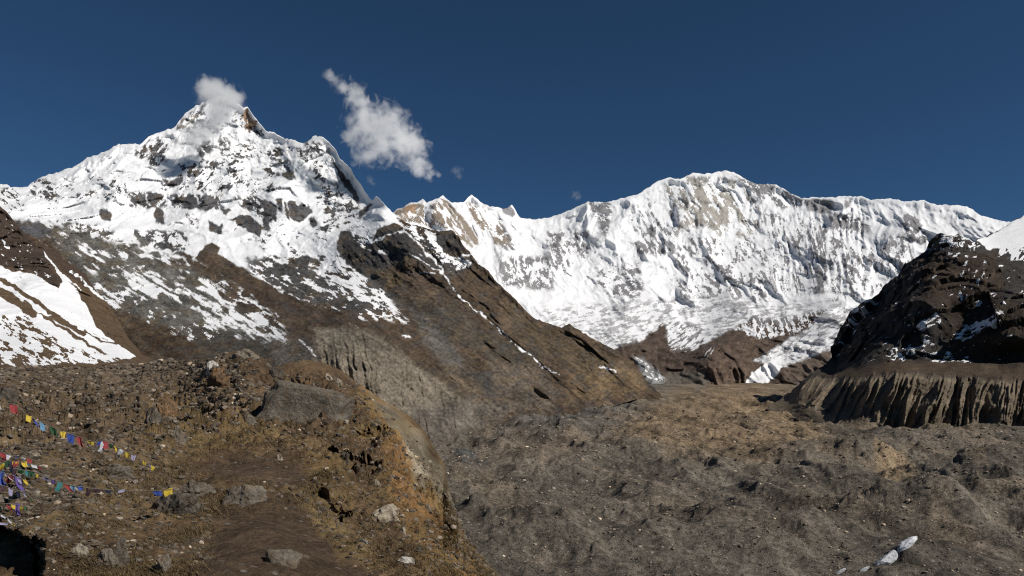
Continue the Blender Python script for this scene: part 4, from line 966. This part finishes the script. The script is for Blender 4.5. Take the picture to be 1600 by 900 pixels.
M_GRAVEL = rock_mat('gravel_stone', (0.15, 0.122, 0.092), 0.3, 0.5, 0.3, per_stone=True)
M_FLOORST = rock_mat('moraine_block', (0.175, 0.15, 0.122), 14.0, 0.5, 0.3, per_stone=True)
pts, sizes = [], []
nr, nc = G_P0.shape[:2]
dens = rub + 0.22 * poly_weight(px, py, [(330, 560), (560, 600), (700, 760), (770, 900), (500, 900), (330, 640)], 10) + 0.30 * poly_weight(px, py, [(0, 790), (330, 740), (330, 900), (60, 900)], 10)
dens = dens.clip(0, 1) * (1 - path.clip(0, 1))
cnt = 0
while cnt < 23000:
    i, j = random.randrange(2, nr - 2), random.randrange(2, nc - 2)
    if random.random() > dens[i, j]: continue
    q = G_P0[i, j]
    pts.append(q); sizes.append((1.0 + 5.0 * random.random() ** 3) * q[1] / F)
    cnt += 1
scatter('gravel', M_GRAVEL, pts, sizes, 'fine brown grey rubble covering the ridge')
FP, fpx, fpy, _, _ = FLOOR
pts, sizes = [], []
sel = np.argwhere((fpy < 905) & (fpy > 650) & (fpx > 680) & (fpx < 1620))
for k in rng.integers(0, len(sel), 16000):
    i, j = sel[k]; q = FP[i, j]
    pts.append(q); sizes.append((0.5 + 3.2 * random.random() ** 5) * q[1] / F)
scatter('glacier_debris', M_FLOORST, pts, sizes, 'scattered blocks on the rubble covered glacier', cat='debris')

# ice pieces showing through the debris
def ice_mat():
    m = rock_mat('dirty_ice', (0.60, 0.61, 0.62), 3.0, 0.7, 0.6, soil=0.35)
    return m
M_ICE = ice_mat()
def floor_at(x, y):
    j = int(np.argmin(np.abs(fpx[0] - x)))
    colz = FP[:, j]; pyc = HY - (colz[:, 2] - CZ) / colz[:, 1] * F
    # nearest visible row: scan from the near side
    run = np.minimum.accumulate(pyc)
    k = int(np.argmin(np.abs(run - y)))
    return Vector(colz[k]), float(colz[k][1])
for x, y, w, h, lab, sd in ((1415, 856, 32, 16, 'upper of two large grey white ice slabs on the glacier', 51), (1383, 882, 34, 22, 'lower of two large grey white ice slabs on the glacier', 52), (1352, 891, 16, 8, 'small white ice piece below the two ice slabs', 53), (1312, 896, 20, 7, 'small ice sliver nearest the bottom edge of the valley', 54)):
    q, D = floor_at(x, y); k = D / F
    v, f = rock_verts(sd, 3, 6, 0.08)
    v = v / (v.max(0) - v.min(0)) * np.array([w * k * 1.25, h * k * 0.9, h * k * 0.7])
    o = mesh_obj('ice_slab', v, f, M_ICE, smooth=False)
    o.location = q + Vector((0, 0, 0.3 * h * k)); o.rotation_euler = (R(10), R(-33), 0)
    tag(o, lab, 'ice')

# ------------------------------------------------------------------ dry grass
gv, gf, gcol = [], [], []
gw = (poly_weight(px, py, [(400, 640), (560, 640), (700, 790), (790, 930), (420, 930), (300, 930), (100, 930), (100, 800), (240, 700)], 12)
      * (1 - path.clip(0, 1)) * np.clip(0.35 + 1.8 * fbm(X0 / 0.9, Y0 / 1.6, px * 0 + 33, 3), 0, 1) * (push < 0.1)).clip(0, 1)
gw[-6:] = 0
cells = np.argwhere(gw > 0.1)
tot, tries = 0, 0
pick = rng.integers(0, len(cells), 40000)
for k in pick:
    i, j = cells[k]
    if random.random() > gw[i, j]: continue
    q = G_P0[i, j]
    for b in range(2):
        a = random.uniform(0, 6.28); h = random.uniform(0.02, 0.085) * (0.7 + q[1] / 50); w = 0.0035 + 0.00035 * q[1]
        lx, ly = random.gauss(-0.02, 0.06), random.gauss(-0.03, 0.05)
        ox, oy = random.gauss(0, 0.04), random.gauss(0, 0.04)
        n0 = len(gv)
        gv += [(q[0] + ox - w * math.cos(a), q[1] + oy - w * math.sin(a), q[2] - 0.02), (q[0] + ox + w * math.cos(a), q[1] + oy + w * math.sin(a), q[2] - 0.02), (q[0] + ox + lx, q[1] + oy + ly, q[2] + h)]
        gf.append((n0, n0 + 1, n0 + 2))
        c = random.random()
        c = c * c; cc = (0.085 + 0.13 * c, 0.062 + 0.092 * c, 0.034 + 0.042 * c)
        gcol += [cc] * 3
m, N, L, Bs = new_mat('dry_grass')
at_ = N.new('ShaderNodeAttribute'); at_.attribute_name = 'tint'; L.new(at_.outputs['Color'], Bs.inputs['Base Color'])
Bs.inputs['Roughness'].default_value = 0.9; Bs.inputs['Specular IOR Level'].default_value = 0.1
o = mesh_obj('dry_grass', gv, gf, m, smooth=False)
attrs(o, np.array(gcol)); tag(o, 'short dry yellow brown grass on the ridge', 'grass', kind='stuff')

# ------------------------------------------------------------------ prayer flags
FC = {'r': (0.34, 0.03, 0.035), 'y': (0.70, 0.50, 0.035), 'b': (0.035, 0.085, 0.42), 'g': (0.02, 0.10, 0.035), 'w': (0.68, 0.68, 0.72), 'l': (0.33, 0.30, 0.45), 't': (0.03, 0.19, 0.20), 'c': (0.13, 0.30, 0.48), 'd': (0.06, 0.02, 0.03), 'n': (0.018, 0.022, 0.06), 'p': (0.12, 0.07, 0.30)}
FM = {k: flat_mat('flag_cloth_' + k, tuple(0.66 * c + 0.018 for c in v)) for k, v in FC.items()}
M_CORD = flat_mat('cord_fibre', (0.14, 0.12, 0.10))

def cloth_flag(parent, a, b, drop, kind):
    """a small cloth between two cord points, hanging and blown"""
    n, mrows = 6, 6
    a, b = np.array(a), np.array(b)
    ph = random.uniform(0, 6.28); sway = random.uniform(-0.5, 0.6); depth = random.uniform(-0.4, 0.4); pinch = random.uniform(0.0, 0.55)
    pts = []
    for i in range(mrows):
        vv = i / (mrows - 1)
        for j in range(n):
            uu = j / (n - 1)
            u2 = 0.5 + (uu - 0.5) * (1 - pinch * vv)
            q = a + (b - a) * u2
            q = q + np.array([sway * drop * vv * vv, depth * drop * vv + 0.16 * drop * math.sin(uu * 6 + ph + vv * 2) * (0.3 + vv), -drop * vv * (1 - 0.25 * abs(sway)) + 0.08 * drop * math.sin(uu * 5 + ph)])
            pts.append(q)
    o = mesh_obj('flag', pts, grid_faces(mrows, n), FM[kind], True, parent)
    return o

def cord(parent, P_, rad, mat=None, name='cord'):
    vs, fs = [], []
    P_ = [np.array(q) for q in P_]
    for i, q in enumerate(P_):
        tdir = P_[min(i + 1, len(P_) - 1)] - P_[max(i - 1, 0)]; tdir /= np.linalg.norm(tdir) + 1e-9
        s1 = np.cross(tdir, [0, 0, 1]); s1 /= np.linalg.norm(s1) + 1e-9; s2 = np.cross(s1, tdir)
        for k in range(5):
            an = k * 2 * math.pi / 5
            vs.append(q + rad * (s1 * math.cos(an) + s2 * math.sin(an)))
    for i in range(len(P_) - 1):
        for k in range(5):
            fs.append((i * 5 + k, i * 5 + (k + 1) % 5, i * 5 + 5 + (k + 1) % 5, i * 5 + 5 + k))
    return mesh_obj(name, vs, fs, mat or M_CORD, True, parent)

def flag_string(path_pts, flags, D0, D1, label, width=14.0, drop=14.0, big=1.05):
    """path_pts: the run of the cord in the photo; flags: (x along it, kind); D0, D1: distance at both ends"""
    xs = [q[0] for q in path_pts]; ys = [q[1] for q in path_pts]
    def at(x):
        y = float(np.interp(x, xs, ys)); tt = (x - xs[0]) / (xs[-1] - xs[0])
        return world_pt(np.array(float(x)), np.array(y), np.array(D0 + (D1 - D0) * tt))
    root = bpy.data.objects.new('prayer_flag_string', None); COL.objects.link(root)
    o0 = at(xs[-1]); root.location = o0
    loc = lambda x: at(x) - o0
    cord(root, [loc(x) for x in np.linspace(xs[0], xs[-1], 40)], 0.006)
    for fx in flags:
        x, k = fx[0], fx[1]; w = (fx[2] if len(fx) > 2 else width) * 0.86; d = (fx[3] if len(fx) > 3 else drop) * big
        Dm = D0 + (D1 - D0) * (x - xs[0]) / (xs[-1] - xs[0])
        w *= random.uniform(0.75, 1.2); d *= random.uniform(0.65, 1.25); lift = np.array([0, 0, random.uniform(-0.03, 0.03)])
        cloth_flag(root, loc(x - w / 2), loc(x + w / 2) + lift, d * Dm / F, k)
    tag(root, label, 'prayer flags', 'strings of prayer flags')
    return root

flag_string([(-30, 622), (0, 631), (22, 630), (45, 651), (66, 660), (83, 668), (98, 675), (123, 682), (142, 690), (165, 689), (188, 701), (210, 712), (240, 728)],
    [(-8, 'w', 22, 12), (22, 'r', 13, 17), (45, 'y', 10, 13), (53, 'b', 8, 13), (66, 'c', 14, 9), (83, 'g', 11, 13), (99, 'y', 9, 13), (111, 'b', 12, 12), (124, 'r', 11, 16), (141, 'y', 16, 5), (156, 'b', 10, 10), (165, 'r', 11, 10), (163, 'w', 10, 14), (174, 'g', 8, 8), (180, 'y', 7, 6), (189, 'w', 11, 10), (199, 'y', 7, 8), (209, 'l', 11, 11), (226, 'y', 8, 6), (234, 'l', 7, 9), (239, 'y', 6, 7)],
    13.5, 15.0, 'upper string of coloured prayer flags sagging across the rubble')
flag_string([(20, 732), (60, 738), (76, 748), (93, 752), (104, 757), (120, 760), (150, 764), (200, 767), (250, 767), (278, 763)],
    [(32, 'g', 12, 8), (48, 'g', 12, 10), (72, 'l', 16, 7), (83, 'p', 9, 8), (94, 't', 11, 13), (104, 'r', 9, 12), (114, 'c', 9, 9), (124, 'b', 11, 9), (138, 'd', 9, 9), (152, 'd', 13, 6), (168, 'n', 16, 5), (190, 'l', 16, 4), (246, 'b', 17, 6), (263, 'y', 14, 9)],
    10.5, 12.0, 'lower string of prayer flags ending in a yellow flag on the grey slab')
flag_string([(-30, 704), (0, 706), (14, 711), (37, 713), (60, 722)], [(-5, 'g', 8, 10), (2, 'r', 9, 12), (9, 'r', 9, 10), (14, 'w', 8, 7), (24, 'n', 9, 8), (37, 'w', 10, 6), (46, 'r', 11, 11)], 13.0, 14.0, 'short string with white and red flags at the edge above the bright yellow flag')
flag_string([(-30, 728), (0, 726), (10, 720), (28, 721), (45, 724), (66, 729)], [(2, 'y', 11, 9), (11, 'g', 10, 12), (24, 'y', 13, 5), (36, 'n', 12, 8), (44, 'c', 8, 6), (53, 'w', 11, 5), (61, 'r', 9, 5), (26, 'r', 12, 10), (38, 'y', 11, 8), (20, 'n', 10, 14)], 12.0, 12.8, 'bunched string with a bright yellow and a green flag at the picture edge')
flag_string([(-30, 736), (0, 738), (18, 742), (40, 750)], [(2, 'c', 11, 8), (1, 'b', 12, 18), (10, 'w', 6, 9), (16, 'r', 10, 12), (28, 'l', 11, 14), (36, 'y', 10, 9), (25, 'p', 12, 20)], 11.5, 11.8, 'string with deep blue and crimson flags below the bright yellow flag')
flag_string([(-30, 716), (0, 718), (22, 728), (48, 736), (64, 741)], [(-6, 'b', 8, 8), (6, 'n', 8, 9), (15, 'y', 8, 7), (24, 'd', 9, 10), (33, 'g', 9, 9), (42, 't', 8, 8), (50, 'g', 8, 7), (58, 'y', 6, 5)], 12.6, 13.2, 'tangled string of dull green and dark flags among the brighter ones')
flag_string([(-30, 752), (0, 757), (20, 764), (38, 770), (52, 780)], [(-4, 'p', 9, 10), (6, 'd', 9, 11), (16, 'l', 10, 10), (27, 'n', 9, 12), (36, 'l', 8, 9), (45, 'g', 8, 8)], 11.2, 11.6, 'faded string of lilac and dark flags below the deep blue flag')
flag_string([(-30, 778), (0, 786), (20, 788), (44, 792)], [(-4, 'g', 9, 12), (10, 'r', 11, 11), (20, 'y', 9, 7), (32, 'y', 12, 9), (26, 'p', 12, 16), (40, 'g', 8, 9)], 10.8, 11.2, 'string with a dark red flag low at the picture edge')
flag_string([(-30, 782), (0, 802), (16, 812), (33, 830), (38, 842)], [(6, 'w', 14, 3), (16, 'w', 9, 4), (21, 'y', 10, 6), (35, 'r', 8, 9), (28, 'w', 9, 3)], 10.4, 10.8, 'stretched white scarf cord with a small yellow flag over the hollow shaped as a shadow')
flag_string([(-30, 815), (0, 816), (14, 818), (44, 820), (74, 828)], [(5, 'l', 16, 5), (42, 'w', 6, 6), (52, 'w', 11, 13), (64, 'p', 16, 5)], 10.3, 10.6, 'lowest string with a white loop and a purple flag over the hollow shaped as a shadow')

# ------------------------------------------------------------------ clouds
def cloud(name, label, D, blobs, dens, thr=0.36, nscale=85.0, namp=1.1, pad=1.75, step=0.3, alb=0.98):
    """blobs: (x, y, radius) in photo pixels at distance D; a real volume of vapour"""
    k = D / F
    C = [((x - 800) * k, D + random.uniform(-0.4, 0.4) * r * k, CZ + (HY - y) * k, r * k) for x, y, r in blobs]
    lo = np.array([[c[i] - c[3] * pad for i in range(3)] for c in C]).min(0); hi = np.array([[c[i] + c[3] * pad for i in range(3)] for c in C]).max(0)
    # hull: spheres merged into one closed body by remeshing
    vs, fs, off = [], [], 0
    v0, f0 = ICO[2]
    for c in C:
        vs.append(v0 * c[3] * pad + np.array(c[:3])); fs.append(f0 + off); off += len(v0)
    cen = np.array([c[:3] for c in C]).mean(0)
    me_v = np.concatenate(vs) - cen
    m = bpy.data.materials.new(name + '_vapour'); m.use_nodes = True
    N, L = m.node_tree.nodes, m.node_tree.links
    N.remove(N['Principled BSDF'])
    pos = N.new('ShaderNodeNewGeometry').outputs['Position']
    nz = N.new('ShaderNodeTexNoise'); nz.inputs['Scale'].default_value = 1.0 / nscale; nz.inputs['Detail'].default_value = 5; nz.inputs['Roughness'].default_value = 0.62
    nz.inputs['Distortion'].default_value = 0.5
    L.new(pos, nz.inputs['Vector'])
    acc = None
    for c in C:
        d = N.new('ShaderNodeVectorMath'); d.operation = 'DISTANCE'; L.new(pos, d.inputs[0]); d.inputs[1].default_value = c[:3]
        q = math_node(N, L, 'SUBTRACT', 1.0, math_node(N, L, 'DIVIDE', d.outputs['Value'], c[3] * 1.75))
        q = math_node(N, L, 'MAXIMUM', q, 0.0)
        if acc is None: acc = q
        else:
            sm = N.new('ShaderNodeMath'); sm.operation = 'SMOOTH_MAX'; sm.inputs[2].default_value = 0.15
            L.new(acc, sm.inputs[0]); L.new(q, sm.inputs[1]); acc = sm.outputs[0]
    e = math_node(N, L, 'ADD', acc, math_node(N, L, 'MULTIPLY', math_node(N, L, 'SUBTRACT', nz.outputs['Fac'], 0.5), namp * 2))
    e = math_node(N, L, 'SUBTRACT', e, thr)
    e = math_node(N, L, 'MULTIPLY', math_node(N, L, 'MAXIMUM', e, 0.0), dens * 1.3)
    e = math_node(N, L, 'MINIMUM', e, dens)
    e = math_node(N, L, 'MULTIPLY', e, math_node(N, L, 'GREATER_THAN', acc, 0.02))
    pv = N.new('ShaderNodeVolumePrincipled'); pv.inputs['Color'].default_value = (alb, alb, alb, 1); pv.inputs['Anisotropy'].default_value = 0.1
    L.new(e, pv.inputs['Density']); L.new(pv.outputs[0], N['Material Output'].inputs['Volume'])
    m.cycles.volume_step_rate = step
    o = mesh_obj(name, me_v, np.concatenate(fs), m)
    o.location = Vector(cen)
    rm = o.modifiers.new('merge', 'REMESH'); rm.mode = 'VOXEL'; rm.voxel_size = 14 * k / 2.0
    tag(o, label, 'cloud')
    return o
cloud('cloud', 'large ragged white cloud floating beside the pointed peak', 5600,
      [(514, 118, 9), (526, 128, 10), (536, 136, 12), (552, 140, 15), (562, 158, 17), (570, 176, 19), (582, 196, 27), (603, 193, 27), (618, 180, 15), (556, 198, 19), (545, 212, 13), (596, 222, 26), (572, 238, 17), (560, 246, 11), (625, 215, 25), (642, 232, 22), (652, 252, 17), (655, 268, 13), (672, 276, 8), (684, 276, 5)], 0.016, namp=1.25)
cloud('cloud', 'white cloud plume clinging to the pointed summit', 5700,
      [(323, 138, 13), (334, 148, 20), (350, 154, 20), (365, 158, 14), (374, 154, 8), (340, 176, 21), (332, 194, 17), (318, 206, 16), (304, 220, 14)], 0.022, namp=0.8, thr=0.24, alb=0.955)
for x, y, r, lab in ((714, 268, 8, 'tiny wisp of cloud above the jagged range'), (900, 303, 7, 'faint wisp of cloud above the snow saddle'), (578, 281, 7, 'faint wisp just below the large cloud')):
    cloud('cloud', lab, 5600, [(x, y, r), (x + 3, y + 5, r * 0.8)], 0.0035, nscale=45.0)
